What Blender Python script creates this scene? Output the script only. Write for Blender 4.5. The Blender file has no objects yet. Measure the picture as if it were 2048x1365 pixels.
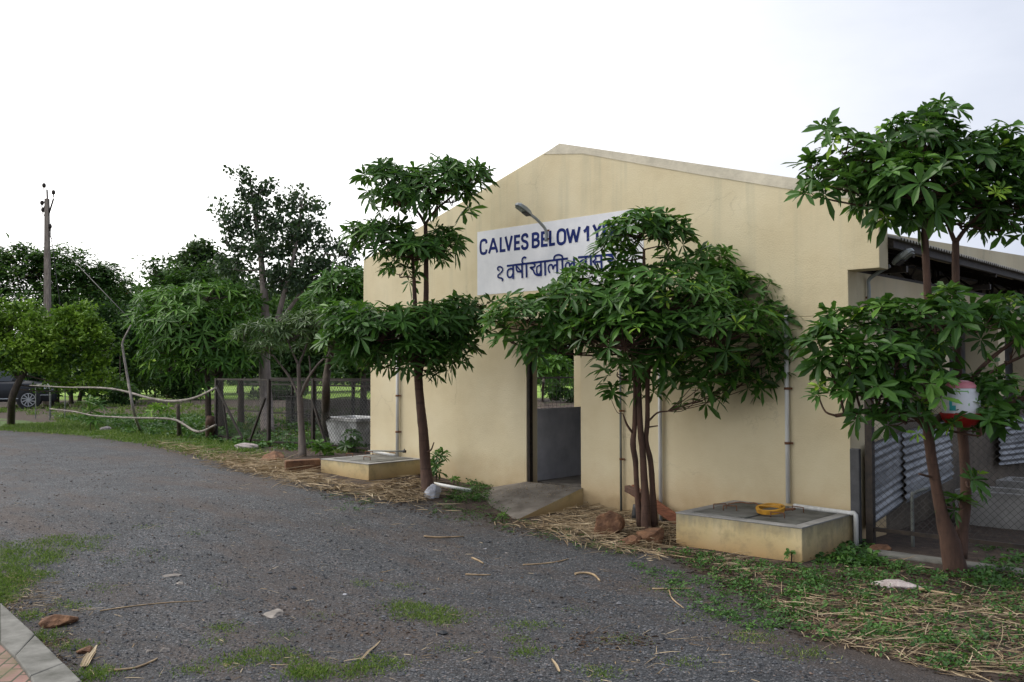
import bpy, math, random
import numpy as np
from mathutils import Vector, Matrix
R = math.radians
random.seed(7); rng = np.random.default_rng(11)
S = bpy.context.scene; COL = S.collection

# ------------------------------------------------------------------ camera
YAW, PIT, ROL, FPX, CYP = R(43.2), R(1.82), R(-0.11), 1833.0, 682.5
FW = np.array([-math.sin(YAW)*math.cos(PIT), math.cos(YAW)*math.cos(PIT), math.sin(PIT)])
_r0 = np.array([math.cos(YAW), math.sin(YAW), 0.0]); _u0 = np.cross(_r0, FW)
RT = _r0*math.cos(ROL)+_u0*math.sin(ROL); UP = -_r0*math.sin(ROL)+_u0*math.cos(ROL)
CAM = np.array([3.489, -8.217, 1.6])
cd = bpy.data.cameras.new('camera'); cam = bpy.data.objects.new('camera', cd); COL.objects.link(cam)
cd.sensor_width = 36; cd.lens = FPX/2048*36; cd.clip_start = .05; cd.clip_end = 2000
cam.matrix_world = Matrix(((RT[0], UP[0], -FW[0], CAM[0]), (RT[1], UP[1], -FW[1], CAM[1]), (RT[2], UP[2], -FW[2], CAM[2]), (0, 0, 0, 1)))
S.camera = cam
# surveying helpers: where a line of sight meets a surface of the place
def ray(x, y): return FW+RT*(x-1024)/FPX-UP*(y-CYP)/FPX
def gz(x, y):
    t = np.clip((-1.5-np.asarray(x, float))/5.2, 0, 1)
    return .22*t*t*(3-2*t)
def on_ground(px, py, dz=0):
    d = ray(px, py); z = 0.
    for _ in range(12):
        P = CAM+d*((z+dz-CAM[2])/d[2]); z = float(gz(P[0], P[1]))
    return P
def on_wall(px, py, Y=0): d = ray(px, py); return CAM+d*((Y-CAM[1])/d[1])
def at(px, py, dep): return CAM+ray(px, py)*dep

# ------------------------------------------------------------------ sky and sun
W = bpy.data.worlds.new('World'); S.world = W; W.use_nodes = True
wt = W.node_tree; wt.nodes.clear()
def N(t, typ, **k):
    n = t.nodes.new(typ)
    for a, v in k.items():
        if a[0] == '_': n.inputs[a[1:]].default_value = v
        else: setattr(n, a, v)
    return n
SUN_EL, SUN_AZ = R(58), R(-118)      # azimuth measured from +Y towards +X
sky = N(wt, 'ShaderNodeTexSky', sky_type='NISHITA', sun_disc=False, sun_elevation=SUN_EL, sun_rotation=SUN_AZ, air_density=1.5, dust_density=4)
tc = N(wt, 'ShaderNodeTexCoord'); sx = N(wt, 'ShaderNodeSeparateXYZ'); wt.links.new(tc.outputs['Generated'], sx.inputs[0])
no = N(wt, 'ShaderNodeTexNoise', _Scale=1.6, _Detail=6, _Roughness=.55); mp = N(wt, 'ShaderNodeMapping'); mp.inputs['Scale'].default_value = (1, 1, 2.6)
wt.links.new(tc.outputs['Generated'], mp.inputs[0]); wt.links.new(mp.outputs[0], no.inputs['Vector'])
m1 = N(wt, 'ShaderNodeMath', operation='MULTIPLY_ADD'); m1.inputs[1].default_value = .5; wt.links.new(no.outputs[0], m1.inputs[0])
dt = N(wt, 'ShaderNodeVectorMath', operation='DOT_PRODUCT'); dt.inputs[1].default_value = (-.93, -.35, 0.); wt.links.new(tc.outputs['Generated'], dt.inputs[0])
wt.links.new(dt.outputs['Value'], m1.inputs[2])
cr = N(wt, 'ShaderNodeValToRGB'); wt.links.new(m1.outputs[0], cr.inputs[0])
cr.color_ramp.elements[0].position = .06; cr.color_ramp.elements[0].color = (.45, .495, .61, 1)
cr.color_ramp.elements[1].position = 1.; cr.color_ramp.elements[1].color = (1.8, 1.78, 1.76, 1)
e = cr.color_ramp.elements.new(.24); e.color = (.66, .695, .785, 1)
e = cr.color_ramp.elements.new(.44); e.color = (.92, .93, .96, 1)
sc_ = N(wt, 'ShaderNodeVectorMath', operation='SCALE'); sc_.inputs['Scale'].default_value = 10.; wt.links.new(cr.outputs[0], sc_.inputs[0])
mx = N(wt, 'ShaderNodeMix', data_type='RGBA'); mx.inputs[0].default_value = .93
wt.links.new(sky.outputs[0], mx.inputs[6]); wt.links.new(sc_.outputs[0], mx.inputs[7])
bg = N(wt, 'ShaderNodeBackground', _Strength=.1); wt.links.new(mx.outputs[2], bg.inputs[0])
wo = N(wt, 'ShaderNodeOutputWorld'); wt.links.new(bg.outputs[0], wo.inputs[0])
sl = bpy.data.lights.new('sun', 'SUN'); sun = bpy.data.objects.new('sun', sl); COL.objects.link(sun)
sl.energy = 1.5; sl.angle = R(26); sl.color = (1, .95, .88)
sd = Vector((math.sin(SUN_AZ)*math.cos(SUN_EL), math.cos(SUN_AZ)*math.cos(SUN_EL), math.sin(SUN_EL)))
sun.rotation_euler = sd.to_track_quat('Z', 'Y').to_euler()
S.view_settings.view_transform = 'Standard'; S.view_settings.look = 'None'; S.view_settings.gamma = 1
S.view_settings.exposure = 0.36

# ------------------------------------------------------------------ materials
def newmat(name):
    m = bpy.data.materials.new(name); m.use_nodes = True; t = m.node_tree
    return m, t, t.nodes['Principled BSDF'], t.nodes['Material Output']
def ramp(t, src, stops):
    r = t.nodes.new('ShaderNodeValToRGB'); el = r.color_ramp.elements
    while len(el) > 1: el.remove(el[0])
    el[0].position = stops[0][0]; el[0].color = (*stops[0][1], 1)
    for p, c in stops[1:]: q = el.new(p); q.color = (*c, 1)
    t.links.new(src, r.inputs[0]); return r.outputs[0]
def noise(t, scale, detail=5, rough=.55, vec=None, mscale=None):
    n = N(t, 'ShaderNodeTexNoise', _Scale=scale, _Detail=detail, _Roughness=rough)
    if vec is None: vec = N(t, 'ShaderNodeTexCoord').outputs['Object']
    if mscale:
        m = N(t, 'ShaderNodeMapping'); m.inputs['Scale'].default_value = mscale; t.links.new(vec, m.inputs[0]); vec = m.outputs[0]
    t.links.new(vec, n.inputs['Vector']); return n.outputs[0]
def geo_pos(t): return N(t, 'ShaderNodeNewGeometry').outputs['Position']
def mixc(t, f, a, b, mode='MIX'):
    m = N(t, 'ShaderNodeMix', data_type='RGBA', blend_type=mode)
    for i, v in ((0, f), (6, a), (7, b)):
        if isinstance(v, (int, float)): m.inputs[i].default_value = v
        elif isinstance(v, tuple): m.inputs[i].default_value = (*v, 1)
        else: t.links.new(v, m.inputs[i])
    return m.outputs[2]
def mth(t, op, a, b=0., c=0., clamp=False):
    m = N(t, 'ShaderNodeMath', operation=op, use_clamp=clamp)
    for i, v in enumerate((a, b, c)):
        if isinstance(v, (int, float)): m.inputs[i].default_value = v
        else: t.links.new(v, m.inputs[i])
    return m.outputs[0]
def bump(t, b, h, s, d=.01):
    n = N(t, 'ShaderNodeBump', _Strength=s, _Distance=d); t.links.new(h, n.inputs['Height']); t.links.new(n.outputs[0], b.inputs['Normal'])
def simple(name, c1, c2, scale=8, rough=.7, metal=0, bs=.3, bd=.005, mscale=None, world=False, detail=6):
    m, t, b, o = newmat(name)
    v = geo_pos(t) if world else None
    n = noise(t, scale, detail, .6, v, mscale)
    t.links.new(ramp(t, n, [(.3, c1), (.7, c2)]), b.inputs['Base Color'])
    b.inputs['Roughness'].default_value = rough; b.inputs['Metallic'].default_value = metal
    bump(t, b, noise(t, scale*4, 6, .6, v, mscale), bs, bd)
    return m

def m_plaster():
    m, t, b, o = newmat('cream_plaster')
    P = geo_pos(t)
    base = ramp(t, noise(t, 1.3, 8, .6, P), [(.25, (.55, .455, .28)), (.5, (.63, .54, .35)), (.8, (.69, .61, .42))])
    # rain streaks: narrow in x and long in z
    st = ramp(t, noise(t, 1.0, 5, .65, P, (5.5, 5.5, .35)), [(.5, (0, 0, 0)), (.68, (1, 1, 1))])
    sx = N(t, 'ShaderNodeSeparateXYZ'); t.links.new(P, sx.inputs[0])
    hi = mth(t, 'MULTIPLY_ADD', sx.outputs[2], .45, -.55, True)
    f1 = mth(t, 'MULTIPLY', st, mth(t, 'MULTIPLY', hi, .30))
    c = mixc(t, f1, base, (.33, .33, .24))
    # rising damp: ochre and dirt near the ground
    g = mth(t, 'ADD', mth(t, 'ADD', sx.outputs[2], .4), mth(t, 'MULTIPLY', noise(t, 3.5, 6, .6, P), -.45))
    f2 = ramp(t, g, [(.24, (1, 1, 1)), (.74, (0, 0, 0))])
    c = mixc(t, mth(t, 'MULTIPLY', f2, .55), c, (.40, .22, .075))
    f3 = ramp(t, g, [(.12, (1, 1, 1)), (.42, (0, 0, 0))])
    c = mixc(t, mth(t, 'MULTIPLY', f3, .5), c, (.17, .13, .07))
    # scuffs
    sp = ramp(t, noise(t, 7, 10, .7, P), [(.64, (0, 0, 0)), (.76, (1, 1, 1))])
    c = mixc(t, mth(t, 'MULTIPLY', sp, .35), c, (.25, .22, .15))
    bl = ramp(t, noise(t, .55, 4, .6, P), [(.5, (0, 0, 0)), (.75, (1, 1, 1))])
    c = mixc(t, mth(t, 'MULTIPLY', bl, .22), c, (.42, .40, .30))
    vc = N(t, 'ShaderNodeTexVoronoi', feature='DISTANCE_TO_EDGE', _Scale=.9); dv = N(t, 'ShaderNodeVectorMath', operation='ADD'); t.links.new(P, dv.inputs[0])
    nv = N(t, 'ShaderNodeTexNoise', _Scale=4., _Detail=7., _Roughness=.65); t.links.new(P, nv.inputs['Vector']); sv = N(t, 'ShaderNodeVectorMath', operation='SCALE'); sv.inputs['Scale'].default_value = .35; t.links.new(nv.outputs['Color'], sv.inputs[0]); t.links.new(sv.outputs[0], dv.inputs[1]); t.links.new(dv.outputs[0], vc.inputs['Vector'])
    ck = mth(t, 'MULTIPLY', ramp(t, vc.outputs['Distance'], [(0, (1, 1, 1)), (.008, (0, 0, 0))]), ramp(t, noise(t, 1.1, 3, .5, P), [(.52, (0, 0, 0)), (.6, (1, 1, 1))]))
    c = mixc(t, mth(t, 'MULTIPLY', ck, .26), c, (.22, .18, .12))
    t.links.new(c, b.inputs['Base Color']); b.inputs['Roughness'].default_value = .85
    h = mth(t, 'ADD', noise(t, 60, 4, .6, P), mth(t, 'MULTIPLY', noise(t, 3, 3, .5, P), 3.))
    bump(t, b, h, .45, .006)
    return m
M = {}
M['plaster'] = m_plaster()
def m_box():
    m, t, b, o = newmat('stained_plaster')
    P = geo_pos(t); tco = N(t, 'ShaderNodeTexCoord').outputs['Object']
    base = ramp(t, noise(t, 3, 8, .6, P), [(.25, (.42, .32, .155)), (.55, (.55, .44, .235)), (.8, (.62, .52, .32))])
    sx = N(t, 'ShaderNodeSeparateXYZ'); t.links.new(tco, sx.inputs[0])
    z = sx.outputs[2]
    g = mth(t, 'ADD', mth(t, 'ADD', z, .2), mth(t, 'MULTIPLY', noise(t, 6, 6, .6, P), -.16))
    c = mixc(t, mth(t, 'MULTIPLY', ramp(t, g, [(.10, (1, 1, 1)), (.30, (0, 0, 0))]), .7), base, (.36, .19, .06))
    tp = mth(t, 'ADD', z, mth(t, 'MULTIPLY', noise(t, 9, 6, .7, P, (1, 1, .25)), .3))
    c = mixc(t, mth(t, 'MULTIPLY', ramp(t, tp, [(.33, (0, 0, 0)), (.46, (1, 1, 1))]), .75), c, (.17, .175, .14))
    c = mixc(t, mth(t, 'MULTIPLY', ramp(t, noise(t, 5, 9, .7, P), [(.5, (0, 0, 0)), (.68, (1, 1, 1))]), .55), c, (.2, .17, .1))
    t.links.new(c, b.inputs['Base Color']); b.inputs['Roughness'].default_value = .88
    bump(t, b, noise(t, 35, 6, .7, P), .5, .006); return m
M['boxplaster'] = m_box()
M['concrete'] = simple('concrete', (.17, .165, .155), (.34, .33, .31), 5, .85, bs=.6, world=True)
M['lid'] = simple('slab_concrete', (.035, .038, .028), (.19, .185, .17), 4, .8, bs=.7, world=True)
M['ramp'] = simple('ramp_concrete', (.075, .062, .05), (.19, .17, .145), 4.5, .85, bs=.7, world=True)
M['innerwall'] = simple('limewashed_wall', (.30, .30, .32), (.52, .52, .54), 2.2, .85, bs=.6, world=True)
M['darkwall'] = simple('dirty_plaster', (.05, .04, .03), (.15, .12, .085), 2.5, .9, bs=.5, world=True)
M['kerb'] = simple('kerb_concrete', (.065, .064, .052), (.20, .195, .175), 6, .85, bs=.8, world=True)
M['signpaint'] = simple('white_paint', (.60, .61, .64), (.76, .76, .78), 3, .7, bs=.25, world=True)
M['blue'] = simple('navy_paint', (.007, .014, .085), (.02, .036, .17), 6, .85, bs=.2, world=True); M['blue'].node_tree.nodes['Principled BSDF'].inputs['Specular IOR Level'].default_value = .15
M['steel_dark'] = simple('dark_steel', (.012, .011, .01), (.05, .035, .025), 20, .6, .3)
M['wire'] = simple('fence_wire', (.03, .03, .03), (.075, .07, .065), 40, .5, .6)
M['pvc'] = simple('white_pvc', (.48, .48, .46), (.68, .68, .66), 3, .45, bs=.05, mscale=(8, 8, 1), world=True)
M['pipe_grey'] = simple('grey_pipe', (.10, .11, .10), (.19, .20, .18), 5, .5, bs=.05, world=True)
M['galv'] = simple('galvanised', (.12, .13, .14), (.30, .31, .32), 3, .5, .35, bs=.1)
M['rust'] = simple('rusted_iron', (.09, .035, .015), (.22, .10, .05), 18, .85, .1)
M['lampbody'] = simple('lamp_grey', (.22, .25, .25), (.34, .36, .36), 9, .45, .1, bs=.05)
M['lampglass'] = simple('lamp_lens', (.10, .12, .09), (.2, .22, .16), 12, .15, bs=.02)
M['black'] = simple('black_plastic', (.01, .01, .011), (.03, .03, .032), 9, .45, bs=.1)
M['yellow'] = simple('yellow_paint', (.30, .14, .012), (.62, .31, .025), 14, .55, bs=.2)
M['red'] = simple('red_plastic', (.30, .008, .008), (.42, .016, .014), 6, .4, bs=.05)
M['pink'] = simple('pink_plastic', (.45, .14, .17), (.62, .24, .27), 6, .4, bs=.05)
M['whiteplastic'] = simple('milky_plastic', (.55, .56, .58), (.72, .73, .75), 4, .35, bs=.05)
M['green_ink'] = simple('green_ink', (.12, .35, .08), (.2, .45, .12), 9, .5)
M['teal_ink'] = simple('teal_ink', (.03, .3, .32), (.05, .4, .42), 9, .5)
M['roof'] = simple('weathered_sheet', (.16, .155, .14), (.36, .34, .29), 3, .7, .0, bs=.2, world=True)
M['brownstone'] = simple('brown_stone', (.075, .032, .016), (.25, .125, .06), 9, .85, bs=1., bd=.02)
M['greystone'] = simple('grey_stone', (.13, .115, .10), (.30, .27, .24), 12, .85, bs=1., bd=.01)
M['whitestone'] = simple('whitewashed_stone', (.30, .30, .33), (.62, .63, .66), 8, .8, bs=.8, bd=.015)
M['pinkstone'] = simple('pale_stone', (.26, .21, .2), (.52, .46, .44), 16, .8, bs=1., bd=.01)
M['redbrick'] = simple('red_plank', (.12, .04, .02), (.30, .115, .06), 12, .85, bs=.8, mscale=(1, 1, 6))
M['coping'] = simple('worn_coping', (.46, .42, .33), (.66, .60, .47), 5, .85, bs=.9, world=True)
def m_bark(name, a, b_, sc=14, ms=(1, 1, .25)):
    m, t, b, o = newmat(name); P = geo_pos(t)
    c = ramp(t, noise(t, sc, 8, .65, P, ms), [(.3, a), (.7, b_)])
    r = ramp(t, noise(t, 2, 3, .5, P, (.3, .3, 14)), [(.62, (0, 0, 0)), (.7, (1, 1, 1))])
    c = mixc(t, mth(t, 'MULTIPLY', r, .35), c, tuple(x*.45 for x in a))
    t.links.new(c, b.inputs['Base Color']); b.inputs['Roughness'].default_value = .85
    bump(t, b, noise(t, sc*3, 8, .7, P, ms), .8, .008); return m
M['bark_red'] = m_bark('reddish_bark', (.038, .020, .013), (.12, .062, .04))
M['bark_dark'] = m_bark('dark_bark', (.035, .025, .018), (.10, .075, .055))
M['bark_pale'] = m_bark('pale_bark', (.13, .10, .085), (.33, .28, .24))
M['bark_grey'] = m_bark('grey_bark', (.08, .065, .055), (.20, .165, .14))
M['branch_white'] = m_bark('bleached_branch', (.14, .12, .10), (.38, .34, .30), 9, (1, 1, 1))
def m_leaf(name, stops, rough=.4, trans=.22, tcol=(.10, .22, .02)):
    m, t, b, o = newmat(name)
    a = N(t, 'ShaderNodeAttribute', attribute_name='tint')
    c = ramp(t, a.outputs['Fac'], stops)
    n = noise(t, 9, 3, .5, geo_pos(t)); c = mixc(t, .35, c, mixc(t, n, (.35, .35, .35), (1, 1, 1)), 'MULTIPLY')
    t.links.new(c, b.inputs['Base Color']); b.inputs['Roughness'].default_value = rough
    b.inputs['Specular IOR Level'].default_value = .3
    tr = N(t, 'ShaderNodeBsdfTranslucent'); t.links.new(mixc(t, .5, c, tcol), tr.inputs[0])
    mx = N(t, 'ShaderNodeMixShader'); mx.inputs[0].default_value = trans
    t.links.new(b.outputs[0], mx.inputs[1]); t.links.new(tr.outputs[0], mx.inputs[2]); t.links.new(mx.outputs[0], o.inputs[0])
    return m
M['leaf'] = m_leaf('whorled_leaf', [(0, (.025, .065, .013)), (.45, (.065, .165, .026)), (.8, (.13, .28, .035)), (.93, (.20, .38, .04)), (1, (.36, .56, .05))], .42, .28)
M['leaf_olive'] = m_leaf('olive_leaf', [(0, (.035, .07, .022)), (.6, (.085, .15, .045)), (1, (.16, .24, .07))])
M['leaf_bright'] = m_leaf('lime_leaf', [(0, (.03, .07, .014)), (.5, (.10, .20, .025)), (1, (.26, .42, .04))])
M['leaf_dark'] = m_leaf('dark_leaf', [(0, (.02, .052, .014)), (.6, (.048, .11, .028)), (1, (.10, .19, .04))], .5, .3)
M['leaf_tall'] = m_leaf('heart_leaf', [(0, (.03, .055, .028)), (.6, (.065, .11, .052)), (1, (.13, .18, .08))], .35)
M['leaf_feather'] = m_leaf('feathery_leaf', [(0, (.022, .06, .016)), (.6, (.06, .14, .03)), (.96, (.13, .24, .04)), (1, (.40, .06, .02))], .55, .32)
M['grass'] = m_leaf('grass_blade', [(0, (.06, .11, .02)), (.6, (.15, .24, .035)), (1, (.34, .36, .11))], .5, .3)
M['weed'] = m_leaf('weed_leaf', [(0, (.03, .08, .02)), (.6, (.06, .15, .03)), (1, (.13, .26, .045))], .5, .25)
M['straw'] = m_leaf('dry_straw', [(0, (.12, .075, .04)), (.45, (.34, .25, .145)), (1, (.66, .55, .38))], .7, .12, (.4, .3, .15))
M['litter'] = m_leaf('leaf_litter', [(0, (.02, .012, .008)), (.6, (.07, .042, .025)), (1, (.17, .11, .065))], .7, .05, (.2, .1, .05))
M['pebble'] = m_leaf('gravel_chip', [(0, (.016, .018, .021)), (.7, (.068, .074, .084)), (.93, (.17, .17, .18)), (.97, (.16, .10, .07)), (1, (.42, .40, .38))], .75, 0.)

# ------------------------------------------------------------------ mesh helpers
def link(name, me, mats=None, parent=None, loc=None):
    o = bpy.data.objects.new(name, me); COL.objects.link(o)
    if mats is not None:
        for m in (mats if isinstance(mats, (list, tuple)) else [mats]): me.materials.append(m)
    if parent is not None: o.parent = parent
    if loc is not None: o.location = loc
    return o
def tag(o, label=None, cat=None, group=None, kind=None):
    if label: o['label'] = label
    if cat: o['category'] = cat
    if group: o['group'] = group
    if kind: o['kind'] = kind
    return o
def thing(name, label, cat, loc=(0, 0, 0), group=None):
    o = bpy.data.objects.new(name, None); COL.objects.link(o); o.location = loc; o.empty_display_size = .1
    return tag(o, label, cat, group)
class MB:
    """collects shapes in world space, builds one mesh object (local to its parent's base)"""
    def __init__(s): s.v = []; s.f = []; s.sm = []
    def add(s, vs, fs, smooth=False):
        k = len(s.v); s.v += [tuple(map(float, v)) for v in vs]; s.f += [tuple(i+k for i in f) for f in fs]; s.sm += [smooth]*len(fs)
    def box(s, a, b):
        x0, y0, z0 = a; x1, y1, z1 = b
        s.add([(x0, y0, z0), (x1, y0, z0), (x1, y1, z0), (x0, y1, z0), (x0, y0, z1), (x1, y0, z1), (x1, y1, z1), (x0, y1, z1)],
              [(0, 3, 2, 1), (4, 5, 6, 7), (0, 1, 5, 4), (1, 2, 6, 5), (2, 3, 7, 6), (3, 0, 4, 7)])
    def bar(s, p, q, w, h=None, up=(0, 0, 1)):
        p = np.array(p, float); q = np.array(q, float); h = h or w
        d = q-p; d /= np.linalg.norm(d); u = np.array(up, float)
        if abs(d@u) > .95: u = np.array([1., 0, 0])
        a = np.cross(d, u); a /= np.linalg.norm(a); u = np.cross(a, d)
        vs = [c+a*w/2*i+u*h/2*j for c in (p, q) for i, j in ((-1, -1), (1, -1), (1, 1), (-1, 1))]
        s.add(vs, [(0, 1, 2, 3), (7, 6, 5, 4), (0, 4, 5, 1), (1, 5, 6, 2), (2, 6, 7, 3), (3, 7, 4, 0)])
    def tube(s, pts, rs, n=8, cap=True, wob=0.):
        pts = [np.array(p, float) for p in pts]; rs = [rs]*len(pts) if isinstance(rs, (int, float)) else rs
        vs = []; a = None
        for i, p in enumerate(pts):
            d = pts[min(i+1, len(pts)-1)]-pts[max(i-1, 0)]; d = d/(np.linalg.norm(d)+1e-9)
            if a is None:
                a = np.cross(d, (0, 0, 1.)) if abs(d[2]) < .9 else np.cross(d, (0, 1., 0))
            a = a-d*(a@d); a /= np.linalg.norm(a)+1e-9; b = np.cross(d, a)
            for j in range(n):
                t = 2*math.pi*j/n; r = rs[i]*(1+wob*(random.random()-.5))
                vs.append(p+r*(a*math.cos(t)+b*math.sin(t)))
        fs = [(i*n+j, i*n+(j+1) % n, (i+1)*n+(j+1) % n, (i+1)*n+j) for i in range(len(pts)-1) for j in range(n)]
        s.add(vs, fs, True)
        if cap:
            k = len(s.v)-len(vs); s.f += [tuple(k+j for j in range(n))[::-1], tuple(k+(len(pts)-1)*n+j for j in range(n))]; s.sm += [False]*2
    def prism(s, pts, d):
        """polygon pts (3-D, planar) pushed along vector d"""
        n = len(pts); pts = [np.array(p, float) for p in pts]; d = np.array(d, float)
        s.add(pts+[p+d for p in pts], [tuple(range(n))[::-1], tuple(range(n, 2*n))]+[(i, (i+1) % n, n+(i+1) % n, n+i) for i in range(n)])
    def build(s, name, m, parent=None, bevel=0, world_off=None):
        off = np.array(parent_base(parent)) if parent is not None else np.zeros(3)
        loc = None
        if world_off is not None and parent is None: off = np.array(world_off, float); loc = tuple(off)
        me = bpy.data.meshes.new(name); me.from_pydata([tuple(np.array(v)-off) for v in s.v], [], s.f); me.update()
        me.polygons.foreach_set('use_smooth', s.sm)
        o = link(name, me, m, parent, loc)
        if bevel:
            b = o.modifiers.new('bevel', 'BEVEL'); b.width = bevel; b.segments = 2; b.limit_method = 'ANGLE'
        return o
def parent_base(p):
    v = Vector((0, 0, 0))
    while p is not None: v += p.location; p = p.parent
    return tuple(v)
def smooth_path(pts, rs, k=4):
    """Catmull-Rom through points"""
    P = [np.array(p, float) for p in pts]; P = [2*P[0]-P[1]]+P+[2*P[-1]-P[-2]]; out = []; ro = []
    for i in range(1, len(P)-2):
        for j in range(k):
            t = j/k; a, b, c, d = P[i-1:i+3]
            out.append(.5*((2*b)+(c-a)*t+(2*a-5*b+4*c-d)*t*t+(3*b-a-3*c+d)*t**3)); ro.append(rs[i-1]*(1-t)+rs[i]*t)
    out.append(P[-2]); ro.append(rs[-1]); return out, ro
def np_mesh(name, V, F, tint, m, parent=None, smooth=False, base=None):
    """V (n,3); F (k,4) quads or (k,3) tris; tint per vertex"""
    off = np.array(parent_base(parent)) if parent is not None else (np.array(base) if base is not None else np.zeros(3))
    me = bpy.data.meshes.new(name); nf, w = F.shape
    me.vertices.add(len(V)); me.vertices.foreach_set('co', (V-off).astype(np.float32).ravel())
    me.loops.add(nf*w); me.loops.foreach_set('vertex_index', F.astype(np.int32).ravel())
    me.polygons.add(nf); me.polygons.foreach_set('loop_start', np.arange(0, nf*w, w, dtype=np.int32))
    me.polygons.foreach_set('loop_total', np.full(nf, w, dtype=np.int32))
    me.polygons.foreach_set('use_smooth', np.full(nf, smooth))
    at_ = me.attributes.new('tint', 'FLOAT', 'POINT'); at_.data.foreach_set('value', tint.astype(np.float32))
    me.update(calc_edges=True)
    return link(name, me, m, parent, tuple(off) if parent is None and base is not None else None)
def nrm(a): return a/(np.linalg.norm(a, axis=-1, keepdims=True)+1e-9)

# leaf strips: each leaf is three curved, folded segments
def leaf_strips(base, dirv, side, nor, length, width, tint, droop=.35, fold=.18, wprof=(.16, .72, 1., .06), ts=(0, .34, .72, 1.)):
    n = len(base); V = np.zeros((n, 4, 3, 3)); up = np.array([0, 0, 1.])
    for i, t in enumerate(ts):
        c = base+dirv*(length*t)[:, None]-up*(length*droop*t*t)[:, None] if np.ndim(droop) == 0 else base+dirv*(length*t)[:, None]-up*(length*droop*t*t)[:, None]
        w = width*wprof[i]*.5
        for j, s_ in enumerate((-1, 0, 1)):
            V[:, i, j] = c+side*(w*s_)[:, None]+nor*(w*abs(s_)*fold*2)[:, None]
    idx = np.arange(n*12).reshape(n, 4, 3)
    F = [np.stack([idx[:, i, j], idx[:, i, j+1], idx[:, i+1, j+1], idx[:, i+1, j]], -1) for i in range(3) for j in range(2)]
    return V.reshape(-1, 3), np.concatenate(F), np.repeat(tint, 12)
def whorls(pos, axis, size, tint, k=7, wr=.26, el=(-4, 26), droop=(.05, .34)):
    n = len(pos); axis = nrm(axis); ref = np.where(np.abs(axis[:, 2:3]) > .9, np.array([[1., 0, 0]]), np.array([[0, 0, 1.]]))
    a = nrm(np.cross(axis, ref)); b = np.cross(axis, a); ph = rng.random(n)*6.28
    Vs = []; Fs = []; Ts = []; o = 0
    for j in range(k):
        keep = rng.random(n) > .07
        th = ph+2*math.pi*j/k+rng.normal(0, .13, n); e_ = np.radians(rng.uniform(el[0], el[1], n))
        rad = a*np.cos(th)[:, None]+b*np.sin(th)[:, None]
        d = nrm(rad*np.cos(e_)[:, None]+axis*np.sin(e_)[:, None]); s_ = nrm(np.cross(axis, rad)); no_ = nrm(np.cross(d, s_)); no_ *= np.sign((no_*axis).sum(1, keepdims=True))
        L = size*rng.uniform(.72, 1.12, n); tt = np.clip(tint+rng.normal(0, .06, n), 0, 1)
        # twist a little
        tw = rng.normal(0, .3, n)[:, None]; s2 = nrm(s_*np.cos(tw)+no_*np.sin(tw)); n2 = nrm(np.cross(d, s2)); n2 *= np.sign((n2*axis).sum(1, keepdims=True))
        dr = rng.uniform(droop[0], droop[1], n)
        V, F, T = leaf_strips((pos+rad*.008)[keep], d[keep], s2[keep], n2[keep], L[keep], (L*wr*rng.uniform(.85, 1.15, n))[keep], tt[keep], droop=dr[keep])
        Vs.append(V); Fs.append(F+o); Ts.append(T); o += len(V)
    return np.concatenate(Vs), np.concatenate(Fs), np.concatenate(Ts)
def leaf_cards(pos, size, tint, flat=.0, asp=.5, hang=0.):
    """loose leaves: folded diamond quads with free orientation"""
    n = len(pos); d = rng.normal(0, 1, (n, 3)); d[:, 2] *= (1-flat); d[:, 2] -= hang; d = nrm(d)
    q = nrm(rng.normal(0, 1, (n, 3))*np.array([1-flat, 1-flat, 1])+np.array([0, 0, flat*2])); s_ = nrm(np.cross(d, q)); no_ = np.cross(s_, d)
    L = (size*rng.uniform(.6, 1.25, n))[:, None]
    V = np.stack([pos, pos+d*L*.45+s_*L*asp*.5+no_*L*.08, pos+d*L-no_*L*.12, pos+d*L*.45-s_*L*asp*.5+no_*L*.08], 1).reshape(-1, 3)
    return V, np.arange(n*4).reshape(n, 4), np.repeat(tint, 4)
def sphere_pts(n): return nrm(rng.normal(0, 1, (n, 3)))

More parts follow.
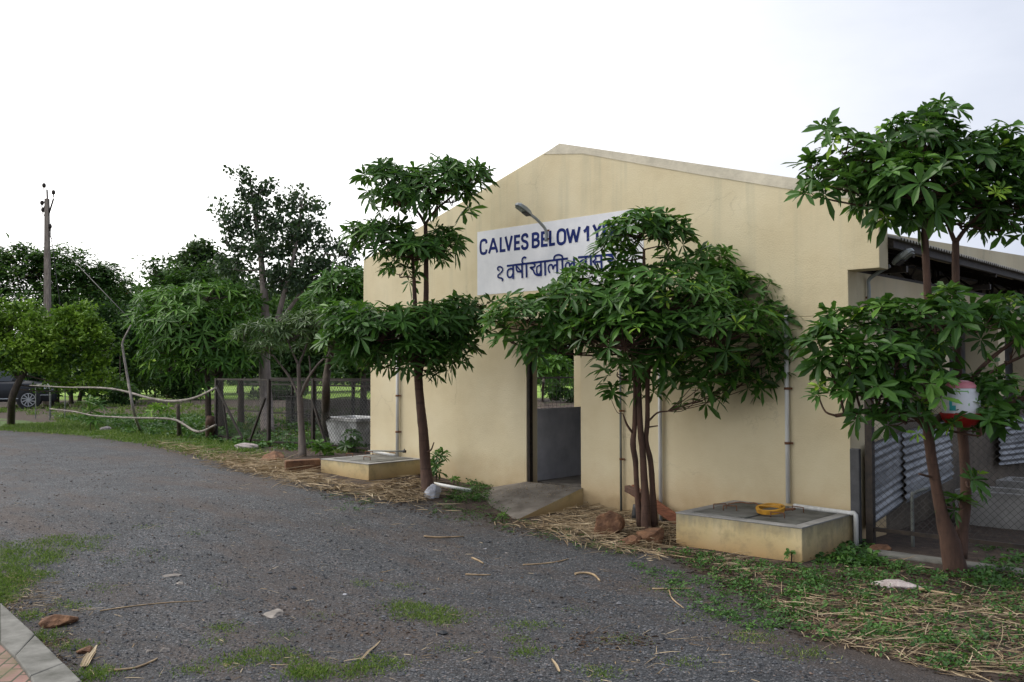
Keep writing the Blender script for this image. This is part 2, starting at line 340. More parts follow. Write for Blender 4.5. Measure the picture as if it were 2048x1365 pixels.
# ------------------------------------------------------------------ trees
def tree(name, label, cat, base, dep, stems, pads, kind, size, mat, bark, group=None, dens=1., k=7, wr=.26, tint=(.35, .16), limb=.014, twigs=True, young=.05, flat=.0, droop=(.05, .34), n6=8, clump=.0):
    """stems: [[(px,py,ddepth,radius)...]]; pads: (px,py,rx,ry,ddepth[,density]) measured at the tree's distance"""
    root = thing(name, label, cat, tuple(base), group); m = dep/FPX
    tb = MB(); nodes = []
    for st in stems:
        pts = [at(p[0], p[1], dep+p[2]) for p in st]; rs = [p[3] for p in st]
        if st is stems[0] or len(st[0]) > 4: pts[0] = np.array(base, float)-np.array([0, 0, .05])
        sp, sr = smooth_path(pts, rs, 4); tb.tube(sp, sr, n6, wob=.12); nodes += list(zip(sp, sr))
    Vs = []; Fs = []; Ts = []; o = 0; NP = np.array([q[0] for q in nodes])
    wp = []; wa = []; wt_ = []
    for pd in pads:
        px, py, rx, ry, dd = pd[:5]; ry = ry*(1.35 if kind == 'whorl' else 1.2); py += ry*.12; de = pd[5] if len(pd) > 5 else 1.
        c = at(px, py, dep+dd); rad = np.array([rx*m, max(rx*m*.85, ry*m*.7), ry*m])
        ax = np.stack([RT, np.cross(np.array([0, 0, 1.]), RT), np.array([0, 0, 1.])])
        # limb from the nearest stem node below
        score = np.linalg.norm(NP-c, axis=1)+np.maximum(0, NP[:, 2]-c[2])*3
        j0 = int(np.argmin(score)); st_ = NP[j0]; bot = c-np.array([0, 0, rad[2]*.35])
        r0 = min(nodes[j0][1]*.7, limb*(.7+.5*rad[0])); mid = (st_+bot)/2-np.array([0, 0, .06*np.linalg.norm(bot-st_)])+rng.normal(0, .02, 3)
        sp, sr = smooth_path([st_, mid, bot, c], [r0, r0*.8, r0*.6, r0*.4], 3); tb.tube(sp, sr, 6, wob=.1)
        if kind == 'whorl':
            n = max(4, int(dens*de*rx*ry/(size/m)**2*21)); u = sphere_pts(n); r_ = rng.uniform(.35, 1, n)**.5
            u[:, 2] = np.where(rng.random(n) < .72, np.abs(u[:, 2]), u[:, 2])
            loc = (u*r_[:, None]*rad)
            p = c+loc@ax; a = nrm(nrm(loc/rad)@ax*.9+np.array([0, 0, .7])+rng.normal(0, .34, (n, 3)))
            shade = u[:, 2]*r_  # light from above put into leaf tint: upper whorls paler, lower ones darker
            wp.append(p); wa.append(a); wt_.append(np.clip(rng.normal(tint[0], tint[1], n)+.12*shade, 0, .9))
            if twigs:
                for i in range(n):
                    if rng.random() < .35:
                        q = bot+(c-bot)*rng.random()*.8; tb.tube([q, (q+p[i])/2-np.array([0, 0, .03])*size*4, p[i]], [limb*.38, limb*.28, limb*.2], 4, cap=False)
        else:
            n = int(dens*de*rx*ry*3.1*m*m/(size*size)*27)
            nc = max(10, int(n/60)); u = sphere_pts(nc)*(rng.random(nc)[:, None]**.4); cc = u*rad
            sel = rng.integers(0, nc, n); p = c+(cc[sel]+rng.normal(0, 1, (n, 3))*rad*np.array([.2, .2, .24])*(1-clump))@ax
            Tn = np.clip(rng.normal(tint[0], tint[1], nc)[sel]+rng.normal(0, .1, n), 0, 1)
            Tn = np.clip(Tn+.1*(cc[sel][:, 2]/rad[2]), 0, 1)  # paints top light into the tint: higher clumps of the pad paler
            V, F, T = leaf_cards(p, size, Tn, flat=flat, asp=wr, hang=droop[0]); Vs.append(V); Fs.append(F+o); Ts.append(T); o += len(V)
            if twigs:
                for i in range(0, nc, 3):
                    q = c+(cc[i]@ax)*.8; tb.tube([bot, (bot+q)/2, q], [limb*.4, limb*.3, limb*.15], 4, cap=False)
    if kind == 'whorl':
        P = np.concatenate(wp); A = np.concatenate(wa); T0 = np.concatenate(wt_); n = len(P)
        yg = rng.random(n) < young*(A[:, 2]+.3); T0 = np.where(yg, rng.uniform(.93, 1., n), T0)
        sz = size*rng.uniform(.62, 1.22, n)*np.where(yg, .62, 1)
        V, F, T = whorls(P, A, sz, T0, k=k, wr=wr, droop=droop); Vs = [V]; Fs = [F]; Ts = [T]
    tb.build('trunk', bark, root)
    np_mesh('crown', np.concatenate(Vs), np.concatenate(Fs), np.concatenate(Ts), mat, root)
    return root

# ------------------------------------------------------------------ ground, road, kerb, path
def on_x(px, py, X): d = ray(px, py); return CAM+d*((X-CAM[0])/d[0])
def on_z(px, py, Z): d = ray(px, py); return CAM+d*((Z-CAM[2])/d[2])
def wpoly(pts): return np.array([on_ground(*p)[:2] for p in pts])
def inside(P, poly):
    x, y = P[:, 0], P[:, 1]; c = np.zeros(len(P), bool); n = len(poly)
    for i in range(n):
        x1, y1 = poly[i]; x2, y2 = poly[i-1]
        c ^= ((y1 > y) != (y2 > y)) & (x < (x2-x1)*(y-y1)/(y2-y1+1e-12)+x1)
    return c
def sdist(P, poly):
    d = np.full(len(P), 1e9); n = len(poly)
    for i in range(n):
        a = poly[i-1]; b = poly[i]; ab = b-a; t = np.clip(((P-a)@ab)/(ab@ab), 0, 1)
        d = np.minimum(d, np.linalg.norm(P-a-t[:, None]*ab, axis=1))
    return np.where(inside(P, poly), d, -d)
def sample(poly, n):
    poly = np.asarray(poly); lo, hi = poly.min(0), poly.max(0); out = np.zeros((0, 2))
    while len(out) < n:
        q = rng.uniform(lo, hi, (n*3, 2)); out = np.concatenate([out, q[inside(q, poly)]])
    return out[:n]
def grid_mesh(name, xs, ys, mat, dz=0., rough=0., attrs=None, zf=None):
    X, Y = np.meshgrid(xs, ys); Z = gz(X, Y)+dz
    if zf is not None: Z = Z+zf(X, Y)
    V = np.stack([X, Y, Z], -1).reshape(-1, 3); w, h = len(xs), len(ys)
    i = np.arange(w*h).reshape(h, w); F = np.stack([i[:-1, :-1], i[:-1, 1:], i[1:, 1:], i[1:, :-1]], -1).reshape(-1, 4)
    o = np_mesh(name, V, F, np.zeros(len(V)), mat, smooth=True)
    for k_, f in (attrs or {}).items():
        a = o.data.attributes.new(k_, 'FLOAT', 'POINT'); a.data.foreach_set('value', f(V[:, :2]).astype(np.float32))
    return o
ROAD = np.concatenate([wpoly([(0, 861), (150, 871), (300, 892), (460, 929), (620, 966), (740, 990), (860, 1008), (940, 1020), (1010, 1046), (1150, 1066), (1230, 1096), (1330, 1112), (1400, 1150), (1520, 1215), (1600, 1268), (1750, 1318), (1900, 1356)]),
    np.array([(3.2, -2.7), (12, -2.6), (12, -14), (2.5, -14), (1.2, -8.6), (.1, -6.95), (-.55, -6.5), (-1.39, -6.28), (-3.48, -6.0), (-8, -5.6), (-60, -7.5), (-60, -2.4)])])
def uneven(X, Y):
    return .012*np.sin(X*2.1+Y*1.3)*np.cos(Y*2.7-X*.6)+.008*np.sin(X*5.3)*np.sin(Y*6.1+1)
def m_ground():
    m, t, b, o = newmat('soil_and_turf'); P = geo_pos(t)
    soil = ramp(t, noise(t, 9, 10, .72, P), [(.25, (.018, .012, .009)), (.5, (.055, .036, .025)), (.75, (.12, .085, .06))])
    turf = ramp(t, noise(t, 14, 9, .7, P), [(.25, (.03, .05, .012)), (.55, (.07, .12, .022)), (.8, (.13, .18, .04))])
    field = ramp(t, noise(t, .5, 6, .65, P), [(.3, (.13, .24, .03)), (.7, (.26, .40, .05))])
    g = N(t, 'ShaderNodeAttribute', attribute_name='green').outputs['Fac']; fl = N(t, 'ShaderNodeAttribute', attribute_name='field').outputs['Fac']
    k = ramp(t, mth(t, 'ADD', g, mth(t, 'MULTIPLY_ADD', noise(t, 1.6, 7, .65, P), 1.5, -.85)), [(.42, (0, 0, 0)), (.6, (1, 1, 1))])
    c = mixc(t, k, soil, turf); c = mixc(t, fl, c, field)
    t.links.new(c, b.inputs['Base Color']); b.inputs['Roughness'].default_value = .95
    bump(t, b, noise(t, 25, 10, .75, P), 1., .03); return m
def m_road():
    m, t, b, o = newmat('gravel'); P = geo_pos(t)
    vo = N(t, 'ShaderNodeTexVoronoi', feature='F1', _Scale=88.); t.links.new(P, vo.inputs['Vector'])
    vr = N(t, 'ShaderNodeSeparateColor'); t.links.new(vo.outputs['Color'], vr.inputs[0])
    st = ramp(t, vr.outputs[0], [(0, (.016, .018, .021)), (.5, (.048, .053, .061)), (.86, (.095, .102, .113)), (.95, (.21, .21, .22)), (1, (.16, .10, .07))])
    c = mixc(t, .55, st, mixc(t, ramp(t, vo.outputs['Distance'], [(.1, (1, 1, 1)), (.8, (.12, .12, .12))]), (0., 0., 0.), (1.5, 1.5, 1.5)), 'MULTIPLY')
    c = mixc(t, .8, c, ramp(t, noise(t, 2.3, 8, .62, P), [(.3, (.55, .56, .58)), (.7, (1.35, 1.33, 1.3))]), 'MULTIPLY')
    dirt = ramp(t, noise(t, 1., 9, .7, P, (.38, 1.25, 1)), [(.47, (0, 0, 0)), (.62, (1, 1, 1))])
    c = mixc(t, mth(t, 'MULTIPLY', dirt, .55), c, (.075, .046, .03))
    e_ = N(t, 'ShaderNodeAttribute', attribute_name='edge').outputs['Fac']
    ed = mth(t, 'ADD', e_, mth(t, 'MULTIPLY_ADD', noise(t, 3.2, 9, .7, P), 1.1, -.55))
    c = mixc(t, ramp(t, ed, [(.05, (.75, .75, .75)), (.5, (0, 0, 0))]), c, (.045, .032, .024))
    t.links.new(c, b.inputs['Base Color']); b.inputs['Roughness'].default_value = .8
    bump(t, b, mth(t, 'ADD', mth(t, 'MULTIPLY', vo.outputs['Distance'], -.8), noise(t, 160, 5, .7, P)), .9, .012)
    tr = N(t, 'ShaderNodeBsdfTransparent'); mx = N(t, 'ShaderNodeMixShader')
    t.links.new(mth(t, 'GREATER_THAN', mth(t, 'ADD', ed, mth(t, 'MULTIPLY_ADD', noise(t, 40, 4, .7, P), .5, -.25)), 0.), mx.inputs[0])
    t.links.new(tr.outputs[0], mx.inputs[1]); t.links.new(b.outputs[0], mx.inputs[2]); t.links.new(mx.outputs[0], o.inputs[0]); return m
def ax(*segs):
    out = []
    for a, b, st in segs: out += list(np.arange(a, b, st))
    return np.array(out+[segs[-1][1]])
def f_green(P):
    g = np.clip((-8.0-P[:, 0])/4, 0, 1)*.75
    return g*np.where(P[:, 1] > 1.0, .55, 1)
def f_field(P): return np.clip((P[:, 1]*.55-P[:, 0]*.6-29)/3, 0, 1)
tag(grid_mesh('ground', ax((-400, -60, 20), (-60, -20, 1), (-20, 6, .2), (6, 60, 6)), ax((-60, -10, 5), (-10, 6, .2), (6, 40, 1), (40, 400, 20)), m_ground(),
    zf=lambda X, Y: uneven(X, Y)*(sdist(np.stack([X.ravel(), Y.ravel()], 1), ROAD).reshape(X.shape) < -.15)*(np.abs(X) < 20), attrs={'green': f_green, 'field': f_field}), 'bare soil and turf round the shed and out to the field', kind='structure')
tag(grid_mesh('road', ax((-60, -20, 1), (-20, 6, .1), (6, 12, 1)), ax((-14, -7, .5), (-7, 1.2, .1)), m_road(), dz=.012, attrs={'edge': lambda P: sdist(P, ROAD)}), 'dark gravel track curving past the shed', kind='structure')
# kerb and brick path, bottom left
def kerb_and_path():
    zk = .085
    o1 = [on_z(x, y, zk)[:2] for x, y in ((-140, 1105), (0, 1205), (70, 1268), (128, 1325), (163, 1362), (205, 1440))]
    i1 = [on_z(x, y, zk)[:2] for x, y in ((-140, 1180), (0, 1282), (30, 1312), (60, 1352), (80, 1400), (120, 1500))]
    mb = MB()
    for k in range(len(o1)-1):
        a, b, c, d = o1[k], o1[k+1], i1[k+1], i1[k]; g = .004
        dv = nrm(b-a)*g; q = [a+dv, b-dv, c-dv, d+dv]
        top = [(p[0], p[1], zk+.004*math.sin(k*2.1+j)) for j, p in enumerate(q)]
        mb.prism(top, (0, 0, -.2))
    o = mb.build('kerb', M['kerb'], bevel=.008); tag(o, kind='structure')
    m, t, b, out = newmat('brick_pavers')
    P = geo_pos(t); mp = N(t, 'ShaderNodeMapping'); mp.inputs['Rotation'].default_value = (0, 0, R(38)); t.links.new(P, mp.inputs[0])
    br = N(t, 'ShaderNodeTexBrick', _Scale=1., offset=.5); br.inputs['Brick Width'].default_value = .2; br.inputs['Row Height'].default_value = .075; br.inputs['Mortar Size'].default_value = .006
    t.links.new(mp.outputs[0], br.inputs['Vector'])
    c1 = ramp(t, noise(t, 5, 6, .6, P), [(.3, (.16, .085, .07)), (.7, (.30, .17, .14))])
    t.links.new(c1, br.inputs['Color1']); t.links.new(mixc(t, .5, c1, (.2, .16, .11)), br.inputs['Color2']); br.inputs['Mortar'].default_value = (.05, .055, .03, 1)
    c = mixc(t, ramp(t, noise(t, 3, 8, .7, P), [(.52, (0, 0, 0)), (.7, (.8, .8, .8))]), br.outputs[0], (.10, .11, .04))
    t.links.new(c, b.inputs['Base Color']); b.inputs['Roughness'].default_value = .9; bump(t, b, br.outputs['Fac'], -.6, .006)
    pts = [(p[0], p[1], .066) for p in i1]
    mb = MB(); far = [(-3.9, -7.4, .066), (-1.2, -8.6, .066), (.3, -8.9, .066)]
    mb.prism(pts+[far[2], far[1], far[0]], (0, 0, -.1)); o = mb.build('path', m); tag(o, 'red brick footpath behind the kerb', kind='structure')
kerb_and_path()

# ------------------------------------------------------------------ the shed
XL, XR, XM = -7.02, 0.0, -3.45
SL = .286
def build_shed():
    root = thing('shed', 'cream plastered livestock shed with gabled front and painted blue lettering', 'shed', (XM, 0, 0))
    T = .2
    mb = MB()
    mb.box((XL, 0, -.15), (-3.99, T, 2.1)); mb.box((-3.15, 0, -.15), (XR, T, 2.1))
    zt = 4.27; ze = zt-SL*(.29-XM)
    prof = [(XL, 2.1), (-3.99, 2.1), (-3.15, 2.1), (XR, 2.1), (XR, 2.51), (.29, 2.51), (.29, ze), (XM, zt), (2*XM-.29, ze), (2*XM-.29, 2.51), (XL, 2.51)]
    mb.prism([(x, 0, z) for x, z in prof], (0, T, 0))
    mb.build('front_wall', M['plaster'], root, bevel=.006)
    s = MB(); s.prism([(XM-.25, -.006, zt-.25*SL-.012), (XM, -.006, zt+.004), (.294, -.006, ze+.004), (.294, -.006, ze-.115), (-1.6, -.006, zt-(XM+1.6)*-SL-.105), (XM+.35, -.006, zt-.35*SL-.075)], (0, T+.012, 0)); s.build('coping', M['coping'], root)
    # long side walls
    s = MB()
    s.box((-.17, T, -.15), (-.002, .82, 2.51)); s.box((-.17, .82, 2.14), (-.002, 26, 2.51))
    s.box((XL+.002, T, 2.14), (XL+.17, 26, 2.51)); s.box((XL+.002, T, -.1), (XL+.17, .5, 2.14))
    for k in range(10):
        y = 2.6 if k == 0 else 4.6+2.15*(k-1)
        w = .13 if k == 0 else .28
        s.box((-.4, y, 1.1), (-.004, y+w, 2.14)); s.box((XL+.004, y, .2), (XL+.3, y+w, 2.14))
    s.build('side_wall', M['plaster'], root)
    s = MB(); s.box((-.15, .82, -.1), (-.02, 26, 1.1)); s.box((XL+.02, .5, .1), (XL+.15, 26, .62)); s.build('low_wall', M['darkwall'], root)
    s = MB(); s.box((-4.1, T, .2), (-3.985, 4.2, 1.12)); s.box((XL+.2, 12, .2), (-.2, 12.15, 2.5))
    for y in (2.68, 6.9, 9.2): s.box((-2.2, y, .2), (-.42, y+.1, 1.9))
    s.box((-2.45, T, .2), (-2.33, 9, 2.1))
    s.build('partition', M['innerwall'], root)
    s = MB(); s.box((XL+.17, T, -.1), (-.17, 26, .25)); s.build('floor', M['ramp'], root)
    # canopy over the doorway
    s = MB(); s.box((-4.42, -.47, 2.17), (-2.75, 0, 2.265)); s.build('canopy', M['plaster'], root, bevel=.004)
    # door frame
    s = MB(); s.box((-3.99, .015, .25), (-3.955, .075, 2.1)); s.box((-3.955, .015, 2.065), (-3.15, .075, 2.1)); s.build('door_frame', M['steel_dark'], root)
    # ramp
    a, b, c, d, e_ = (-4.67, 0, .12), (-3.99, 0, .255), (-3.12, 0, .255), (-3.03, -1.3, .025), (-4.42, -.78, .05)
    f = (-3.99, .05, .255); g = (-3.13, .05, .255)
    top = [a, b, c, d, e_]; bot = [(p[0], p[1], -.15) for p in top]
    s = MB(); s.add(top+bot, [(1, 0, 4), (1, 4, 3), (1, 3, 2)]); s.build('ramp', M['ramp'], root)
    s = MB(); s.add([c, d, (c[0]+.0, c[1], -.1), (d[0], d[1], -.1), e_, (e_[0], e_[1], -.1), a, (a[0], a[1], -.1)], [(0, 2, 3, 1), (1, 3, 5, 4), (4, 5, 7, 6)]); s.build('ramp_side', M['boxplaster'], root)
    # corrugated roof
    p_ = .076; ys = np.arange(T, 25.9, p_/6); zz = .014*np.cos(ys/p_*2*math.pi)
    for sgn, nm in ((1, 'roof_sheet'), (-1, 'roof_sheet')):
        ex = XM+sgn*(.4-XM); V = []
        for off in (0, -.004):
            for x, z in ((ex, 2.785), (XM+sgn*.02, 2.785+(.4-XM)*SL)):
                V += [(x, y, z+w+off) for y, w in zip(ys, zz)]
        n = len(ys); V = np.array(V); F = []
        i = np.arange(n-1)
        F.append(np.stack([i, i+1, n+i+1, n+i], -1)); F.append(np.stack([2*n+i, 3*n+i, 3*n+i+1, 2*n+i+1], -1)); F.append(np.stack([i, 2*n+i, 2*n+i+1, i+1], -1))
        np_mesh(nm, V, np.concatenate(F), np.zeros(len(V)), M['roof'], root, smooth=True)
    s = MB(); z0, z1 = on_x(1790, 452, -.1), on_x(2048, 514, -.1)
    s.prism([(-.05, .22, 2.86), (-.05, .22, 2.93), (-.05, z1[1], z1[2]), (-.05, 26, z1[2]+.06), (-.05, 26, 2.86)], (-.14, 0, 0)); s.build('parapet', M['plaster'], root)
    # trusses, purlins
    for k in range(10):
        y = .75+2.62*k; s = MB()
        s.bar((.26, y, 2.56), (2*XM-.26, y, 2.56), .05, .06)
        for sg in (1, -1):
            X = lambda x: XM+sg*(x-XM)
            s.bar((X(.33), y, 2.70), (X(XM), y, 3.79), .05, .07)
            for q in (-.45, -1.25, -2.1, -2.9):
                zt_ = 2.72+(.3-q)*SL; s.bar((X(q), y, 2.57), (X(q), y, zt_), .035)
                s.bar((X(q), y, 2.57), (X(q-.75), y, 2.72+(.3-q+.75)*SL), .03)
        s.build('truss', M['steel_dark'], root)
    s = MB()
    for sg in (1, -1):
        for q in (.31, -.7, -1.6, -2.5, -3.3):
            s.box(tuple(min(a_, b_) for a_, b_ in zip((XM+sg*(q-XM)-.02, T, 2.70+(.33-q)*SL), (XM+sg*(q-XM)+.03, 25, 2.765+(.33-q)*SL))), tuple(max(a_, b_) for a_, b_ in zip((XM+sg*(q-XM)-.02, T, 2.70+(.33-q)*SL), (XM+sg*(q-XM)+.03, 25, 2.765+(.33-q)*SL))))
    s.box((-.12, .3, 2.512), (-.05, 25, 2.55))
    s.build('purlin', M['steel_dark'], root)
    # painted sign: white panel and blue words, a skin of paint on the wall
    s = MB(); s.box((-4.83, -.004, 2.556), (-2.26, 0, 3.367)); sg_ = s.build('painted_sign', M['signpaint'], root)
    sg_['label'] = 'white painted panel with navy English and Devanagari lettering'
    letters(sg_)
    return root
def cp(x, y): P = on_wall(940+x*.16121, 400+y*.16121, 0); return np.array([P[0], P[2]])
def letters(parent):
    mb = MB(); cnt = [0]
    def stroke(pts, w=.030, closed=False, conv=cp):
        pts = [conv(*p) for p in pts]; n = len(pts); cnt[0] += 1; y1 = -.0045-.00012*cnt[0]; L = []; Rr = []
        for i in range(n):
            if closed: a, b = pts[i-1], pts[(i+1) % n]
            else: a, b = pts[max(i-1, 0)], pts[min(i+1, n-1)]
            d0 = nrm(pts[i]-(pts[i-1] if (i > 0 or closed) else pts[i]-(pts[i+1]-pts[i]))); d1 = nrm((pts[(i+1) % n] if (i < n-1 or closed) else pts[i]+(pts[i]-pts[i-1]))-pts[i])
            nn = nrm(np.array([-(d0+d1)[1], (d0+d1)[0]])); k = w/2/max(.55, nn@np.array([-d0[1], d0[0]]))
            L.append(pts[i]+nn*k); Rr.append(pts[i]-nn*k)
        vs = [(p[0], y1, p[1]) for p in L+Rr]
        fs = [(i, (i+1) % n, n+(i+1) % n, n+i) for i in range(n if closed else n-1)]
        mb.add(vs, fs)
    def curve(pts, k=5, closed=False):
        P = [np.array(p, float) for p in pts]; out = []; n = len(P)
        if closed: Q = [P[-1]]+P+[P[0], P[1]]; m_ = n
        else: Q = [2*P[0]-P[1]]+P+[2*P[-1]-P[-2]]; m_ = n-1
        for i in range(1, m_+1):
            a, b, c, d = Q[i-1:i+3]
            for j in range(k):
                t = j/k; out.append(tuple(.5*((2*b)+(c-a)*t+(2*a-5*b+4*c-d)*t*t+(3*b-a-3*c+d)*t**3)))
        if not closed: out.append(tuple(P[-1]))
        return out
    G = {  # glyphs in a unit box, y down; inset so strokes stay inside the box
     'C': [[(.9, .30), (.82, .10), (.5, .04), (.18, .14), (.1, .5), (.18, .86), (.5, .96), (.82, .9), (.9, .70)]],
     'A': [[(.06, 1), (.5, .0), (.94, 1)], [(.25, .68), (.75, .68)]], 'L': [[(.14, 0), (.14, .92), (.98, .92)]],
     'V': [[(.08, 0), (.5, .98), (.92, 0)]], 'E': [[(.98, .08), (.14, .08), (.14, .92), (.98, .92)], [(.14, .5), (.9, .5)]],
     'S': [[(.88, .26), (.78, .08), (.5, .04), (.2, .12), (.14, .3), (.3, .44), (.7, .54), (.88, .7), (.8, .9), (.5, .97), (.2, .9), (.1, .72)]],
     'B': [[(.15, .0), (.15, 1.)], [(.15, .07), (.6, .07), (.84, .16), (.84, .36), (.6, .47), (.15, .47)], [(.6, .47), (.9, .6), (.9, .82), (.62, .93), (.15, .93)]],
     'O': [[(.5, .04), (.84, .16), (.9, .5), (.84, .84), (.5, .96), (.16, .84), (.1, .5), (.16, .16)]],
     'W': [[(.05, 0), (.28, .97), (.5, .12), (.72, .97), (.95, 0)]], '1': [[(.1, .36), (.45, .26), (.74, .03), (.74, 1.)]],
     'Y': [[(.05, 0), (.5, .52), (.95, 0)], [(.5, .5), (.5, 1)]], 'R': [[(.15, 0), (.15, 1)], [(.15, .07), (.65, .07), (.88, .18), (.88, .4), (.65, .52), (.15, .52)], [(.5, .52), (.9, 1)]]}
    yt = lambda x: 491-(x-190)*.1325; yb = lambda x: 668-(x-235)*.1255
    for ch, x0, x1 in (('C', 124, 218), ('A', 232, 350), ('L', 374, 445), ('V', 436, 530), ('E', 552, 626), ('S', 639, 727), ('B', 769, 862), ('E', 886, 969), ('L', 989, 1060), ('O', 1080, 1195), ('W', 1198, 1372), ('1', 1408, 1487), ('Y', 1530, 1632), ('E', 1654, 1722), ('A', 1735, 1832), ('R', 1846, 1922)):
        for st in G[ch]:
            rnd = ch in 'COS' or (ch in 'BR' and len(st) > 3)
            cl = ch == 'O'
            pts = [(x0+(x1-x0)*u, yt(x0+(x1-x0)*u)*(1-v)+yb(x0+(x1-x0)*u)*v) for u, v in st]
            pts = curve(pts, 4, cl) if rnd else pts
            if not rnd and ch in 'AVWY1' and len(pts) > 2:
                for q in range(len(pts)-1):
                    p0, p1 = np.array(pts[q]), np.array(pts[q+1]); stroke([tuple(p0), tuple(p1)], .037)
                continue
            stroke(pts, .037, cl)
            if not cl and not rnd and len(pts) > 2 and ch in 'AVWY1': pass
    D = .0255
    hl = lambda x: 822-(x-462)*.123
    stroke([(462, 822), (1220, 729)], .026); stroke([(1345, 716), (1815, 676)], .026)
    stroke(curve([(368, 878), (348, 862), (354, 838), (382, 832), (406, 850), (408, 882), (382, 912), (352, 940), (358, 964), (390, 972), (412, 986), (402, 1012)]), .021)
    def bowl(x, w=44, dy=0): y = hl(x); return curve([(x-2, y+52+dy), (x-w*.6, y+42+dy), (x-w*1.55, y+62+dy), (x-w*1.8, y+110+dy), (x-w*1.35, y+148+dy), (x-w*.5, y+144+dy), (x-4, y+104+dy)])
    stroke([(540, 812), (542, 984)], .028); stroke(bowl(540, 40), .024)
    stroke([(650, 800), (654, 972)], .028); stroke(curve([(584, 808), (580, 852), (596, 888), (648, 894)]), .024); stroke([(588, 826), (650, 900)], .020)
    stroke([(704, 792), (708, 966)], .028); stroke(curve([(664, 796), (652, 762), (660, 728), (684, 714), (704, 724)]), .024)
    stroke(curve([(758, 786), (792, 790), (812, 812), (796, 836), (756, 842), (790, 872), (806, 912), (840, 936), (884, 938)]), .023); stroke([(884, 772), (888, 946)], .028); stroke(bowl(886, 30, 4), .021)
    stroke([(936, 766), (940, 942)], .028)
    def la(x): y = hl(x); stroke([(x, y), (x+4, y+172)], .028); stroke(curve([(x-88, y+165), (x-106, y+110), (x-92, y+68), (x-60, y+66), (x-48, y+110), (x-30, y+70), (x, y+66)]), .023)
    la(1084); stroke([(1150, 738), (1156, 916)], .028); stroke(curve([(1150, 742), (1150, 702), (1108, 684), (1060, 700), (1046, 742)]), .023); la(1296)
    hl = lambda x: 716-(x-1345)*.085
    stroke([(1440, 708), (1444, 880)], .028); stroke(bowl(1440, 42), .024); stroke([(1504, 702), (1508, 875)], .028)
    stroke([(1634, 692), (1638, 862)], .028); stroke(curve([(1556, 702), (1566, 730), (1546, 760), (1534, 768), (1562, 800), (1580, 850)]), .022); stroke([(1560, 772), (1634, 768)], .022)
    stroke(curve([(1724, 690), (1762, 702), (1784, 724), (1764, 750), (1722, 756), (1752, 786), (1774, 836)]), .024)
    mb.build('lettering', M['blue'], parent)
build_shed()

def pipe(name, label, pts, r, mat, group=None, clamps=()):
    root = thing(name, label, 'pipe', tuple(pts[0]), group)
    s = MB(); s.tube(pts, r, 10); s.build('pipe_run', mat, root)
    for c in clamps:
        s = MB(); c = np.array(c); s.tube([c-np.array([0, 0, .012]), c+np.array([0, 0, .012])], r*1.28, 10); s.bar(c+np.array([r*1.2, .01, 0]), c+np.array([r*1.2+.02, .02, 0]), .018, .02); s.build('clamp', M['rust'], root)
    return root
def vpipe(px, z0, z1, r, label, mat, y=-.035, cl=()):
    x = on_wall(px, 800, y)[0]; return pipe('wall_pipe', label, [(x, y, z0), (x, y, (z0+z1)/2), (x, y, z1)], r, mat, 'downpipes on the front wall', [(x, y, z) for z in cl])
vpipe(795, .40, 2.05, .024, 'white downpipe rising from the far concrete tank', M['pvc'], cl=(.75, 1.25))
vpipe(1241, .05, 2.12, .013, 'thin dark grey pipe on the wall right of the doorway', M['pipe_grey'], cl=(.62, 1.15, 1.7))
vpipe(1320, .0, 2.12, .021, 'white downpipe just right of the thin dark pipe behind the tree', M['pvc'], cl=(1.72,))
vpipe(1574, .33, 2.12, .022, 'white downpipe ending on the near tank beside the yellow ring', M['pvc'], cl=(.9, 1.42))
a, b = on_wall(1588, 1012, -.09), on_wall(1700, 1027, -.09)
pipe('drain_pipe', 'white elbowed drain pipe lying across the near tank and dropping beside it', [a, b*.97+a*.03, (.062, -.09, b[2]+.004), (.078, -.09, b[2]-.012), (.08, -.09, b[2]-.06), (.08, -.09, -.05)], .022, M['pvc'])
a, b = on_wall(737, 902, -.12), on_wall(806, 903, -.12)
t_ = pipe('tap_pipe', 'thin pipe with a black tap above the far tank', [a, b], .011, M['pipe_grey'])
s = MB(); s.tube([b, b+np.array([.05, 0, 0])], .02, 8); s.tube([b+np.array([.03, 0, .0]), b+np.array([.03, 0, .035])], .008, 6); s.build('tap', M['black'], t_)
a, b = on_wall(742, 903, -.06), on_wall(792, 912, -.06)
pipe('drain_pipe', 'short fat white pipe lying on the back of the far tank', [a, (a+b)/2, b], .022, M['pvc'])
a, b = on_ground(868, 968, .03), on_ground(943, 982, .03)
pipe('drain_pipe', 'grey white pipe half buried at the wall foot left of the ramp', [a, b], .022, M['pvc'])
